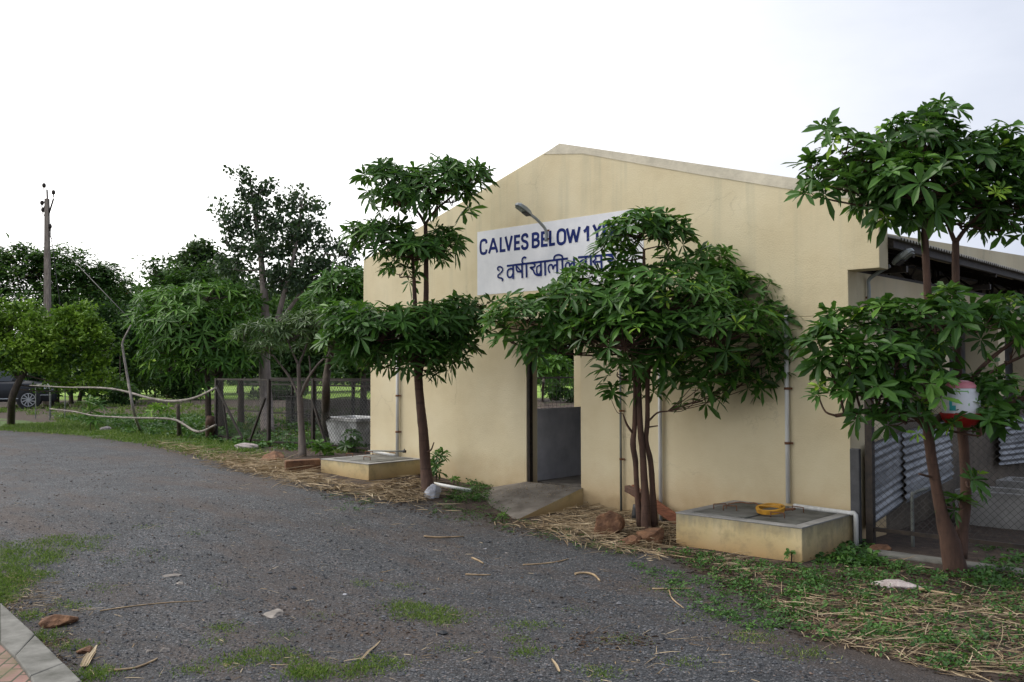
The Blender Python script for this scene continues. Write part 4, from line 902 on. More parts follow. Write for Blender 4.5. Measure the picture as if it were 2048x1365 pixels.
# ------------------------------------------------------------------ trees close to the shed
# middle tree before the doorway
T2 = 8.95; b2 = on_ground(1293, 1070)
tree('whorled_tree', 'middle tree with three bound stems and the widest dark whorled crown', 'tree', b2, T2,
 [[(1293, 1070, 0, .056), (1290, 985, 0, .037), (1285, 905, 0, .030), (1281, 861, 0, .029), (1278, 788, 0, .026), (1277, 720, 0, .024), (1280, 640, 0, .026), (1287, 560, 0, .02), (1288, 500, 0, .012)],
  [(1282, 1058, .03, .04), (1274, 985, .03, .025), (1271, 923, .02, .027), (1266, 890, .0, .029), (1270, 840, .02, .024), (1270, 758, .03, .021), (1262, 690, .05, .022), (1235, 620, .0, .018), (1190, 600, 0, .014)],
  [(1308, 1060, .05, .045), (1305, 980, .05, .029), (1301, 923, .04, .027), (1292, 882, .03, .026), (1295, 840, .02, .023), (1297, 744, .0, .021), (1320, 680, 0, .022), (1380, 620, 0, .018), (1430, 590, 0, .014)],
  [(1265, 866, 0, .012), (1254, 850, -.02, .011), (1246, 828, -.05, .006)], [(1298, 842, 0, .010), (1315, 826, -.03, .009), (1335, 823, -.06, .007)], [(1294, 855, 0, .009), (1316, 852, .0, .006)]],
 [(1185, 612, 125, 44, -.1, 1.1), (1060, 628, 92, 34, 0, 1.), (1100, 690, 70, 22, -.1, .8), (1010, 645, 40, 18, 0, .8), (1290, 730, 80, 26, -.1, .7), (1420, 740, 80, 26, -.1, .8), (1300, 640, 130, 50, .3, 1.), (1570, 700, 44, 34, 0, .8), (1330, 605, 130, 52, -.3, .9), (1440, 575, 66, 40, .1, 1.1), (1515, 590, 54, 34, .1, 1.1), (1570, 640, 56, 40, 0, .8), (1430, 660, 130, 56, -.35, .9), (1585, 690, 40, 26, -.1, .8), (1540, 745, 50, 22, 0, .7), (1250, 672, 110, 50, -.45, 1.), (1350, 715, 90, 28, -.1, .7), (1505, 725, 62, 38, 0, .8), (1160, 655, 70, 34, -.2, .8), (1030, 680, 45, 14, -.1, .7),
  (1415, 515, 55, 22, .2, .8), (1165, 560, 46, 26, 0, .9), (1275, 462, 70, 36, 0, 1.2), (1335, 468, 50, 34, .05, 1.1), (1232, 500, 40, 28, 0, 1.), (1130, 580, 40, 20, 0, .8), (1245, 560, 60, 26, .1, .9), (1360, 550, 70, 30, .1, .9), (1475, 765, 56, 18, 0, .7), (1235, 742, 44, 18, .1, .6), (1385, 760, 50, 18, .1, .6), (1385, 795, 42, 22, .05, .45), (1222, 785, 22, 20, 0, .5), (1300, 790, 28, 20, .1, .4)],
 'whorl', .185, M['leaf'], M['bark_red'], 'whorled trees before the shed', dens=.85, young=.07, n6=10, wr=.25)
# left, leaning tree
T1 = 10.82; b1 = on_ground(858, 993)
tree('whorled_tree', 'leaning tree with three flat tiers of leaves left of the doorway', 'tree', b1, T1,
 [[(858, 993, 0, .085), (851, 930, 0, .066), (846, 860, 0, .058), (840, 800, 0, .054), (836, 750, 0, .05), (833, 680, 0, .036), (830, 610, 0, .026), (827, 540, 0, .02), (822, 495, 0, .014)],
  [(837, 755, 0, .042), (848, 690, .03, .036), (852, 600, .03, .032), (852, 520, .03, .028), (851, 448, .03, .024)],
  [(851, 450, .03, .02), (836, 425, .03, .016), (812, 400, .02, .012), (780, 380, 0, .009)], [(851, 448, .03, .018), (870, 422, .03, .014), (898, 398, .02, .012), (930, 370, 0, .009)],
  [(852, 905, -.02, .012), (862, 900, -.06, .010), (868, 885, -.08, .006)]],
 [(775, 362, 60, 24, 0), (865, 372, 85, 34, 0, 1.1), (935, 352, 52, 24, 0), (800, 400, 72, 22, -.1), (905, 398, 52, 20, .1, .7), (765, 340, 30, 14, 0, .6), (885, 335, 36, 16, 0, .8),
  (765, 472, 72, 24, 0), (825, 505, 72, 30, -.1), (888, 488, 42, 28, .1), (722, 460, 32, 16, 0, .8), (800, 545, 36, 16, 0, .6), (795, 455, 40, 14, 0, .6),
  (700, 640, 66, 32, 0), (690, 690, 52, 30, -.1), (765, 660, 90, 42, -.2, 1.1), (850, 650, 95, 38, 0, 1.1), (925, 628, 55, 28, .1), (900, 690, 58, 32, .1), (825, 708, 85, 26, -.2), (962, 606, 30, 10, .1, .7), (868, 735, 26, 14, 0, .6), (740, 715, 45, 16, 0, .7), (790, 700, 70, 30, .1, 1), (870, 712, 60, 24, .1, .9), (720, 665, 70, 34, .2, 1), (930, 660, 50, 26, .2, .8)],
 'whorl', .18, M['leaf'], M['bark_red'], 'whorled trees before the shed', dens=.95, tint=(.3, .13), young=.02, n6=10, wr=.25)
# right tree
T3 = 7.28; b3 = on_ground(1913, 1142)
tree('whorled_tree', 'right hand tree forking low with a tall crown over the eave', 'tree', b3, T3,
 [[(1913, 1142, 0, .095), (1900, 1085, 0, .075), (1884, 1030, 0, .050), (1870, 960, 0, .042), (1858, 880, 0, .041), (1853, 800, 0, .038), (1860, 700, .02, .034), (1856, 600, 0, .03), (1851, 500, 0, .028), (1848, 420, 0, .026), (1845, 340, 0, .02), (1850, 280, 0, .012)],
  [(1915, 1115, .03, .075), (1926, 1050, .06, .046), (1932, 980, .1, .042), (1928, 900, .12, .040), (1920, 820, .12, .038), (1914, 700, .1, .032), (1912, 600, .1, .03), (1911, 485, .1, .027)],
  [(1911, 487, .1, .02), (1898, 455, .1, .017), (1884, 420, .1, .014), (1870, 350, 0, .01)], [(1911, 487, .1, .02), (1930, 460, .1, .017), (1965, 425, .05, .014), (2010, 380, 0, .01)],
  [(1856, 858, 0, .036), (1838, 838, -.05, .03), (1812, 826, -.1, .024), (1740, 822, -.2, .02), (1672, 832, -.3, .015)], [(1857, 860, 0, .036), (1880, 835, -.1, .028), (1905, 815, -.15, .026), (1925, 805, -.2, .02)],
  [(1922, 850, .1, .03), (1965, 830, 0, .026), (2020, 810, -.1, .024), (2080, 780, -.2, .02)], [(1920, 830, .1, .025), (1945, 760, 0, .02), (1985, 715, 0, .016), (2060, 660, -.1, .012)], [(1925, 810, .1, .02), (1985, 745, .1, .016), (2060, 705, .0, .012)],
  [(1868, 955, 0, .012), (1852, 952, -.05, .010), (1838, 948, -.1, .007)]],
 [(1690, 300, 62, 28, 0, .7), (1660, 360, 50, 22, -.1, .7), (1740, 345, 80, 40, 0, 1.), (1840, 290, 85, 55, 0, .9), (1830, 370, 100, 50, -.2, 1.1), (1760, 405, 60, 26, 0, 1), (1940, 330, 90, 50, .1, 1), (1960, 395, 90, 40, 0, 1.1), (2040, 330, 60, 50, 0, .9), (2040, 405, 60, 28, -.1, 1.), (1870, 230, 50, 26, 0, .45), (2000, 280, 50, 24, 0, .6), (1880, 420, 60, 20, -.1, .8), (2110, 370, 60, 50, 0, .8), (1800, 260, 35, 20, 0, .5), (1640, 385, 42, 16, -.1, .7), (1790, 425, 60, 22, 0, .9), (1920, 440, 80, 24, .1, .9), (2030, 440, 60, 24, 0, .9), (1625, 330, 26, 12, 0, .6), (1650, 262, 26, 12, 0, .6),
  (1690, 650, 50, 30, -.1, .6), (1760, 640, 60, 36, -.1, .7), (1700, 720, 60, 34, -.3, .7), (1790, 715, 70, 42, -.3, .8), (1665, 745, 40, 20, -.2, .5), (1760, 780, 80, 32, -.3, .6), (1870, 640, 75, 44, -.2, .7), (1960, 640, 60, 36, -.1, .6), (2020, 700, 45, 40, 0, .4), (1860, 770, 60, 34, -.4, .6), (1960, 850, 60, 34, -.3, .5), (2030, 830, 45, 28, -.2, .5), (1720, 830, 30, 14, -.3, .5), (1650, 690, 48, 36, -.2, .8), (1810, 830, 60, 28, -.3, .7), (1985, 780, 60, 34, -.1, .6), (1730, 760, 60, 34, 0, .9), (1840, 700, 70, 44, 0, .8), (1640, 790, 30, 18, -.2, .6), (2020, 620, 50, 30, .1, .7), (1940, 960, 30, 22, -.1, .45), (1900, 590, 40, 20, .1, .6), (1920, 1010, 26, 16, -.05, .5)],
 'whorl', .16, M['leaf'], M['bark_red'], 'whorled trees before the shed', dens=.8, tint=(.3, .17), young=.12, n6=12, wr=.33)
# slim olive tree and its neighbours at the mesh gate
tree('slim_tree', 'slim pale green tree with thin forking limbs before the mesh gate', 'tree', on_ground(605, 914), 14.85,
 [[(605, 914, 0, .07), (603, 860, 0, .055), (600, 800, 0, .05), (598, 760, 0, .032), (597, 728, 0, .03)], [(597, 730, 0, .022), (585, 705, 0, .016), (575, 680, 0, .012)], [(597, 730, 0, .022), (610, 700, .05, .016), (618, 670, .05, .012)],
  [(600, 798, 0, .026), (612, 765, -.1, .022), (635, 730, -.2, .018), (655, 712, -.2, .012)], [(600, 800, 0, .024), (585, 765, .1, .02), (565, 735, .1, .016), (545, 710, .1, .012)], [(605, 785, 0, .02), (620, 750, .1, .016), (618, 712, .1, .012)]],
 [(528, 655, 42, 18, 0), (488, 668, 24, 18, 0), (540, 692, 42, 18, -.1), (590, 665, 48, 24, .1), (636, 645, 52, 22, 0), (655, 680, 38, 20, 0, .8), (600, 640, 42, 16, .2, .8), (600, 695, 40, 12, 0, .5), (665, 628, 30, 14, .1)],
 'whorl', .17, M['leaf_olive'], M['bark_grey'], dens=.8, k=8, wr=.17, young=0, tint=(.5, .2), limb=.01)
tree('whorled_tree', 'leafy tree at the far corner of the shed behind the leaning tree', 'tree', on_ground(652, 876), 15.5,
 [[(652, 876, 0, .09), (652, 800, 0, .07), (655, 740, 0, .06), (675, 660, 0, .05), (700, 600, 0, .03)]],
 [(728, 568, 48, 26, .2), (676, 566, 44, 26, 0), (690, 615, 55, 30, 0), (640, 600, 34, 24, 0, .7), (760, 610, 30, 34, .3, .8), (712, 650, 50, 24, 0, .8)],
 'whorl', .25, M['leaf'], M['bark_dark'], dens=1., tint=(.45, .15), young=.02, wr=.22, limb=.02)
tree('whorled_tree', 'round dark whorled tree by the left gate post', 'tree', on_ground(442, 862), 21.0,
 [[(442, 862, 0, .10), (440, 800, 0, .085), (438, 740, 0, .08), (425, 680, 0, .06), (410, 620, 0, .03)], [(418, 870, .3, .08), (416, 800, .3, .07), (412, 740, .3, .06), (380, 690, .2, .04)]],
 [(330, 600, 62, 26, 0), (415, 588, 80, 24, 0), (500, 605, 38, 22, 0), (372, 640, 100, 32, -.2), (320, 690, 48, 24, 0), (400, 680, 90, 32, -.2), (485, 660, 55, 30, 0), (340, 730, 46, 22, 0), (430, 735, 70, 28, -.2), (290, 640, 34, 20, 0), (470, 715, 50, 24, 0), (410, 640, 90, 34, .3)],
 'whorl', .30, M['leaf'], M['bark_dark'], dens=.85, tint=(.52, .15), young=0, wr=.2, limb=.02, droop=(.1, .5))
# the tall one with a pale trunk
tree('tall_tree', 'tall airy tree with pale trunk and small dangling leaves', 'tree', on_ground(536, 866), 21.4,
 [[(536, 866, 0, .16), (532, 800, 0, .15), (529, 720, 0, .13), (531, 640, 0, .10), (526, 560, 0, .08), (518, 480, 0, .06), (505, 400, 0, .03), (500, 350, 0, .015)], [(540, 700, 0, .07), (565, 600, 0, .06), (590, 500, 0, .04), (605, 400, 0, .02)], [(555, 650, 0, .05), (620, 560, .1, .035), (660, 490, .1, .02)]],
 [(478, 346, 26, 12, 0, .7), (512, 378, 38, 28, 0), (492, 420, 54, 30, 0), (545, 420, 40, 30, .1, .8), (600, 400, 52, 26, 0, .9), (585, 455, 60, 30, 0), (625, 440, 26, 26, 0, .8), (490, 468, 48, 26, 0), (540, 495, 60, 28, 0), (610, 505, 60, 28, 0, .9), (650, 480, 30, 20, 0, .7), (470, 525, 40, 26, 0), (560, 550, 90, 30, 0), (640, 550, 60, 28, 0, .9), (690, 500, 34, 22, 0, .9), (700, 540, 34, 22, 0, .8), (455, 480, 20, 14, 0, .5)],
 'leaf', .115, M['leaf_tall'], M['bark_pale'], dens=.42, wr=.62, tint=(.4, .2), young=0, limb=.02, droop=(.6, 0))
# lime green small-leaved trees at the left
tree('bushy_tree', 'bright lime topped bushy tree at the left edge', 'tree', on_ground(22, 850), 22.5,
 [[(22, 850, 0, .10), (24, 800, 0, .085), (40, 760, 0, .08), (65, 720, 0, .06), (80, 680, 0, .03)], [(40, 762, 0, .05), (10, 720, 0, .04), (-20, 680, 0, .03)]],
 [(25, 638, 66, 32, 0), (-35, 640, 50, 40, 0), (95, 648, 60, 26, 0, .9), (155, 635, 52, 24, 0, .9), (190, 668, 40, 28, 0, .9), (205, 745, 36, 30, 0, .8), (60, 690, 80, 34, 0), (0, 710, 60, 36, 0), (140, 690, 60, 30, 0), (225, 690, 26, 16, 0, .7), (70, 612, 30, 12, 0, .6), (200, 640, 20, 10, 0, .6), (110, 765, 50, 14, .3, .5), (170, 770, 40, 14, .3, .5), (90, 735, 70, 22, .2, .8), (190, 705, 30, 22, 0, .8), (30, 615, 26, 10, 0, .6), (135, 618, 22, 10, 0, .6)],
 'leaf', .135, M['leaf_bright'], M['bark_dark'], dens=1., wr=.5, tint=(.78, .22), limb=.02, flat=.3, clump=.2)
def fieldtree(px, py, dep, pads, label, mat='leaf_dark', size=.2, r=.1, dens=1.1, tint=(.45, .2), lean=0, name='field_tree', group='small trees along the field', flat=.2):
    tree(name, label, 'tree', on_ground(px, py), dep, [[(px, py, 0, r), (px+lean*.3, py-35, 0, r*.85), (px+lean*.7, py-70, 0, r*.75), (px+lean, py-120, 0, r*.4)]], pads, 'leaf', size, M[mat], M['bark_dark'], group, dens=dens, wr=.5, tint=tint, limb=.02, flat=flat)
fieldtree(104, 815, gdep(104, 815), [(100, 735, 60, 34, 0), (60, 745, 46, 26, 0), (150, 745, 50, 30, 0)], 'dark bushy tree whose trunk stands right of the car')
fieldtree(143, 808, gdep(143, 808), [(170, 740, 60, 32, 0), (215, 730, 50, 34, 0), (180, 700, 50, 26, 0), (240, 660, 60, 34, 0), (200, 640, 50, 26, 0)], 'tree with slightly tilted trunk, left of a close pair of trunks', lean=-8)
fieldtree(157, 807, gdep(157, 807), [(240, 700, 50, 30, 0), (270, 740, 50, 34, 0), (215, 760, 44, 20, 0)], 'tree with straight thick trunk, right of a close pair of trunks', 'leaf_bright', tint=(.35, .15), lean=30)
fieldtree(310, 795, gdep(310, 795), [(300, 730, 46, 30, 0), (275, 760, 40, 24, 0), (340, 745, 40, 26, 0)], 'small thin tree behind the tall leaning stick', 'leaf_bright', r=.05, tint=(.45, .18))
fieldtree(374, 800, gdep(374, 800), [(370, 770, 44, 20, 0), (350, 750, 44, 20, 0), (395, 745, 40, 24, 0)], 'thin trunked shrub tree under the round dark tree', r=.05)
fieldtree(482, 852, gdep(482, 852), [(480, 720, 60, 26, 0), (500, 690, 50, 26, 0)], 'dark trunked tree behind the mesh gate, left of the pale trunk')
fieldtree(628, 830, gdep(628, 830), [(600, 735, 60, 26, 0), (640, 715, 60, 30, 0), (560, 720, 50, 28, 0), (600, 650, 80, 40, 0), (540, 640, 60, 36, 0), (660, 640, 60, 40, 0)], 'dark tree behind the slim pale green one')
fieldtree(727, 850, gdep(727, 850), [(700, 735, 44, 22, 0), (725, 715, 34, 20, 0)], 'stout little trunk beside the shed wall behind the fence', r=.11)
fieldtree(240, 812, gdep(240, 812), [(225, 800, 34, 14, 0), (250, 785, 30, 16, 0), (222, 780, 22, 12, 0)], 'low dark round bush behind the branch rails', r=.03, name='bush', group=None, size=.16)
fieldtree(548, 800, gdep(548, 800), [(550, 785, 44, 22, 0), (580, 790, 30, 16, 0)], 'dark shrub right of the pale trunk behind the fence', r=.03, name='bush', group=None, size=.2)
# feathery flame trees and the dark row beyond
def back(name, label, px, dep, pads, mat, size, dens, flat=.5, r=.2, group=None, wr=.3, tint=(.42, .22), clump=0):
    b = at(px, 742, dep); b = np.array([b[0], b[1], .22]); pyb = 742+FPX*(1.38)/dep
    tree(name, label, 'tree', b, dep, [[(px, pyb, 0, r), (px+4, 720, 0, r*.8), (px+10, 640, 0, r*.6), (px+6, 580, 0, r*.3)]], pads, 'leaf', size, M[mat], M['bark_dark'], group, dens=dens*1.5, wr=wr, tint=tint, limb=.03, flat=flat, clump=clump)
back('flame_tree', 'broad feathery flame tree behind the utility pole', 110, 40, [(35, 510, 50, 18, 0, 1.3), (110, 512, 75, 20, 0, 1.4), (75, 530, 90, 26, .5, 1.2), (190, 555, 80, 26, .5, 1.3), (10, 560, 80, 40, .5, 1.2), (50, 545, 80, 26, 0), (150, 540, 70, 26, 0), (215, 545, 46, 20, 0, .9), (90, 590, 110, 30, 0), (220, 590, 60, 28, 0), (-40, 540, 60, 40, 0), (-30, 620, 80, 50, 0), (150, 640, 100, 36, 0), (50, 650, 90, 40, 0), (25, 490, 24, 8, 0, .6)], 'leaf_feather', .36, .85, .75, group='flame trees at the field edge', wr=.26)
back('flame_tree', 'flame tree sloping down toward the gap of bright sky', 250, 44, [(232, 560, 34, 16, 0, .8), (255, 590, 46, 26, 0), (300, 620, 60, 30, 0), (230, 630, 70, 30, 0), (290, 670, 70, 30, 0)], 'leaf_feather', .38, .9, .75, group='flame trees at the field edge', wr=.26)
back('flame_tree', 'flame tree with arching tip right of the sky gap', 340, 46, [(298, 520, 22, 10, 0, .7), (315, 545, 34, 18, 0, .8), (350, 560, 50, 26, 0), (400, 560, 60, 30, 0), (340, 600, 60, 28, 0), (420, 610, 60, 34, 0)], 'leaf_feather', .38, .9, .7, group='flame trees at the field edge', wr=.26)
back('field_tree', 'grey green rounded tree between the flame tree and the tall one', 395, 48, [(375, 505, 34, 18, 0, .9), (410, 500, 34, 18, 0), (385, 535, 60, 26, 0), (430, 540, 60, 28, 0), (400, 575, 90, 26, 0)], 'leaf_olive', .30, .95, .3, wr=.45, tint=(.2, .14))
for i, (px, lab) in enumerate(((190, 'dark tree in the far row behind the lime tree'), (330, 'dark tree in the far row below the sky gap'), (480, 'dark tree in the far row behind the round tree'), (610, 'dark tree in the far row left of the shed'), (735, 'dark tree in the far row at the shed corner'))):
    back('dark_tree', lab, px, 50+3*i, [(px, 610, 80, 40, 0), (px-50, 660, 70, 36, 0), (px+50, 655, 70, 40, 0), (px, 715, 100, 26, 0, .9), (px+10, 575, 50, 24, 0, .9)], 'leaf_dark', .42, .95, .3, r=.22, group='dark trees of the far row', wr=.5)
back('dark_tree', 'dark tree seen far off through the doorway', 1110, 42, [(1080, 690, 90, 40, 0), (1170, 690, 90, 40, 0), (1120, 650, 110, 40, 0)], 'leaf_dark', .4, .9, .3, wr=.5)
fieldtree(1150, 806, gdep(1150, 806), [(1150, 790, 40, 14, 0), (1110, 782, 30, 14, 0), (1180, 770, 40, 20, 0)], 'low dark bush behind the fence seen through the doorway', r=.03, name='bush', group=None, size=.2)
tree('bush', 'bright green bush seen through the doorway', 'bush', on_ground(1085, 800), 26., [[(1085, 800, 0, .05), (1086, 775, 0, .04), (1088, 750, 0, .02)]], [(1085, 742, 34, 20, 0), (1150, 752, 24, 14, 0), (1110, 730, 30, 16, 0)], 'whorl', .3, M['leaf'], M['bark_dark'], dens=1., tint=(.6, .1), wr=.22)
# far woodland closing the field
def far_wood():
    n = 26000; px = rng.uniform(-500, 1300, n); dep = rng.uniform(82, 110, n); hgt = 3.2+1.6*np.sin(px*.021)+1.1*np.sin(px*.057+1)
    z = rng.random(n)**.8*hgt+.1; P = CAM+(FW[None]*1+RT[None]*((px-1024)/FPX)[:, None])*dep[:, None]; P[:, 2] = z
    V, F, T = leaf_cards(P, .75, np.clip(rng.normal(.5, .25, n)+.1*np.sin(px*.03), 0, 1), flat=.3, asp=.55)
    o = np_mesh('far_wood', V, F, T, M['leaf_dark'], base=(-80, 40, 0)); tag(o, 'dark belt of woodland closing the far side of the field', kind='stuff')
far_wood()
# young plants
def sapling(label, px, py, h, pads, dep=None, size=.1, mat='leaf', tint=(.35, .12), name='sapling', dens=.8, wr=.28):
    g = on_ground(px, py); dep = float((g-CAM)@FW)
    tree(name, label, 'plant', g, dep, [[(px, py, 0, .008), (px, py-h*.5, 0, .006), (px+1, py-h, 0, .004)]], pads, 'whorl', size, M[mat], M['bark_dark'], dens=dens, tint=tint, young=0, wr=wr, limb=.006)
sapling('small dark sapling beside the leaning tree foot', 873, 965, 60, [(880, 914, 14, 9, 0), (876, 930, 12, 8, 0), (872, 945, 8, 6, 0, .7)], size=.12)
sapling('feathery green sapling under the lower branch rail', 181, 862, 60, [(182, 808, 16, 9, 0), (178, 826, 14, 8, 0), (184, 843, 14, 8, 0)], size=.25, tint=(.6, .12), wr=.18)
sapling('yellow green sprout behind the branch rails', 318, 840, 24, [(310, 818, 12, 7, 0), (326, 818, 10, 6, 0)], size=.22, tint=(.92, .05))
sapling('climbing weed growing before the white planter', 702, 904, 50, [(700, 868, 10, 8, 0, .6), (706, 888, 12, 8, 0, .7), (695, 890, 10, 7, 0, .6)], size=.16, wr=.4)
sapling('broad leaved weed left of the white planter', 640, 912, 26, [(640, 892, 12, 6, 0, .8), (650, 902, 14, 6, 0, .8)], size=.16, tint=(.6, .1), wr=.4)
sapling('three leaved weed against the near tank face', 1583, 1128, 22, [(1583, 1108, 5, 4, 0, .9)], size=.05, wr=.5)
sapling('small weed under the drain pipe by the wall foot', 908, 975, 14, [(908, 960, 6, 4, 0, .9)], size=.06, tint=(.6, .1), wr=.4)
sapling('seedling against the wall right of the ramp', 1222, 1014, 12, [(1222, 1003, 5, 3, 0, .9)], size=.06, tint=(.8, .05), wr=.5)
sapling('low weed at the ramp corner', 1004, 1048, 14, [(1004, 1032, 6, 6, 0, .9)], size=.05, tint=(.6, .1), wr=.2)

# ------------------------------------------------------------------ ground cover
def gpt(P, dz=0.):
    return np.column_stack([P, gz(P[:, 0], P[:, 1])+dz])
def blades(name, label, regions, mat, h, w, kind='stuff'):
    Vs = []; Fs = []; Ts = []; o = 0
    for poly, n, hs in regions:
        P = sample(poly, n)
        # clump
        cl = P[rng.integers(0, n, max(6, n//22))]; P = cl[rng.integers(0, len(cl), n)]+rng.normal(0, .05 if h < .08 else .11, (n, 2))
        B = gpt(P, .004); ang = rng.random(n)*6.28; le = h*hs*rng.uniform(.5, 1.25, n); ti = rng.uniform(.2, .9, n)
        d = np.column_stack([np.cos(ang)*ti, np.sin(ang)*ti, np.ones(n)*.8]); d = nrm(d); s_ = nrm(np.cross(d, rng.normal(0, 1, (n, 3)))); no_ = np.cross(s_, d)
        V, F, T = leaf_strips(B, d, s_, no_, le, np.full(n, w)*rng.uniform(.7, 1.3, n), np.clip(rng.normal(.5, .22, n), 0, 1), droop=.25, fold=.1, wprof=(.9, 1, .7, .05))
        Vs.append(V); Fs.append(F+o); Ts.append(T); o += len(V)
    V = np.concatenate(Vs); ob = np_mesh(name, V, np.concatenate(Fs), np.concatenate(Ts), mat, base=V.mean(0)); tag(ob, label, kind=kind)
def ell(px, py, rx, ry, k=12): return wpoly([(px+rx*math.cos(a), py+ry*math.sin(a)) for a in np.linspace(0, 2*math.pi, k, endpoint=False)])
road_grass = [(60, 1098, 120, 14, 900, .8), (130, 1085, 55, 11, 700, .8), (50, 1118, 85, 16, 1500, 1), (20, 1160, 45, 26, 1500, 1), (70, 1155, 30, 8, 300, 1), (5, 1190, 35, 24, 700, 1), (290, 1055, 22, 5, 160, .5), (385, 1068, 26, 4, 160, .5), (220, 1078, 30, 4, 160, .6), (280, 1105, 18, 5, 100, .6), (228, 1125, 16, 6, 80, .6), (140, 1215, 30, 9, 200, .8), (60, 1240, 22, 12, 200, 1), (100, 1275, 22, 10, 160, 1), (140, 1298, 30, 8, 260, .8), (190, 1352, 26, 12, 400, 1),
 (450, 1262, 26, 12, 260, .7), (425, 1290, 18, 7, 120, .7), (540, 1315, 70, 14, 700, .8), (450, 1330, 40, 8, 260, .8), (590, 1330, 30, 10, 200, .8), (620, 1350, 40, 14, 600, 1.1), (810, 1212, 40, 8, 360, .7), (845, 1228, 60, 14, 900, .9), (880, 1240, 36, 12, 400, .9), (725, 1171, 18, 5, 160, .6), (808, 1173, 16, 5, 110, .6), (950, 1232, 26, 6, 110, .6), (1060, 1255, 40, 6, 260, .7), (1035, 1283, 14, 6, 130, .7), (1055, 1308, 24, 7, 240, .8), (760, 1335, 50, 14, 500, .9), (700, 1350, 40, 10, 260, .9), (1010, 1258, 14, 4, 50, .6), (1500, 1280, 60, 12, 260, .8), (1250, 1285, 40, 8, 140, .7), (1190, 1350, 40, 10, 200, .8), (1600, 1310, 50, 10, 200, .8), (180, 1095, 26, 8, 220, .7), (330, 1120, 20, 5, 90, .5), (430, 1180, 18, 5, 70, .5), (640, 1235, 24, 5, 90, .5), (560, 1275, 30, 6, 130, .6), (900, 1300, 30, 6, 140, .6), (1150, 1225, 26, 5, 90, .5), (1400, 1240, 50, 9, 240, .6), (1330, 1180, 50, 8, 200, .6), (700, 1050, 40, 6, 120, .4), (1380, 1330, 40, 8, 160, .7), (380, 1345, 26, 7, 150, .8), (210, 1180, 26, 5, 120, .6)]
blades('grass', 'short green tufts spreading over the gravel', [(ell(*g[:4]), int(g[4]*1.35), g[5]) for g in road_grass], M['grass'], .045, .0045)
verge = [(wpoly([(0, 852), (120, 846), (300, 856), (480, 890), (560, 915), (480, 930), (300, 892), (150, 871), (0, 862)]), 15000, 1), (wpoly([(120, 830), (420, 840), (440, 880), (250, 872), (110, 850)]), 9000, 1.3), (wpoly([(470, 870), (700, 880), (730, 905), (600, 915)]), 1500, 1)]
blades('grass', 'turf along the track edge below the branch rails', verge, M['grass'], .09, .011)
blades('grass', 'tall grass in the shade beyond the fences', [(np.array([(-34, 2.5), (-14, 2.2), (-8, 1.9), (-7.3, 9), (-20, 12), (-38, 9)]), 9000, 1.2)], M['grass'], .15, .02)
# weeds: low rosettes
def weeds(name, label, regions, size, mat=M['weed']):
    P = []; Sz = []
    for poly, n, s_ in regions:
        q = sample(poly, n); cl = q[rng.integers(0, n, max(5, n//9))]; q = np.where(rng.random((n, 1)) < .75, cl[rng.integers(0, len(cl), n)]+rng.normal(0, .06, (n, 2)), q); P.append(q); Sz.append(np.full(n, size*s_)*rng.uniform(.5, 1.4, n))
    P = np.concatenate(P); Sz = np.concatenate(Sz); n = len(P); Z = gpt(P, .0); Z[:, 2] += rng.random(n)*Sz*1.0+.004
    A = nrm(rng.normal(0, .35, (n, 3))+[0, 0, 1]); V, F, T = whorls(Z, A, Sz, np.clip(rng.normal(.5, .2, n), 0, 1), k=4, wr=.55, el=(0, 35), droop=(.0, .4))
    tag(np_mesh(name, V, F, T, mat, base=V.mean(0)), label, kind='stuff')
right_bed = wpoly([(1330, 1112), (1370, 1100), (1600, 1140), (1700, 1105), (1900, 1150), (2048, 1140), (2120, 1300), (2100, 1380), (1900, 1356), (1750, 1318), (1600, 1268), (1520, 1215), (1400, 1150)])
weeds('weeds', 'low green weeds spreading over the soil on the right', [(right_bed, 2300, 1.), (wpoly([(1250, 1130), (1480, 1170), (1600, 1260), (1500, 1270), (1350, 1190)]), 700, .8), (wpoly([(1650, 1080), (1760, 1085), (1740, 1140), (1640, 1130)]), 170, 1.7), (wpoly([(1950, 1090), (2048, 1100), (2048, 1200), (1960, 1170)]), 160, 1.4)], .032)
weeds('weeds', 'small weeds along the wall foot and the ramp', [(wpoly([(930, 965), (1010, 975), (960, 1000), (910, 1010), (880, 1000)]), 420, 1), (wpoly([(860, 1005), (1000, 1035), (1150, 1065), (1290, 1100), (1250, 1120), (1050, 1075), (860, 1040)]), 520, .7), (wpoly([(640, 985), (760, 990), (740, 1030), (640, 1020)]), 120, .7), (wpoly([(960, 990), (1010, 1010), (1000, 1045), (940, 1015)]), 60, .8)], .03)
weeds('weeds', 'leafy ground cover behind the branch rails and the mesh gate', [(wpoly([(100, 835), (420, 835), (520, 880), (700, 880), (720, 905), (500, 900), (430, 885), (250, 868)]), 3800, 1.), (np.array([(-20, 1.5), (-8, 1.6), (-7.3, 5), (-22, 6)]), 1500, 1.2)], .075)
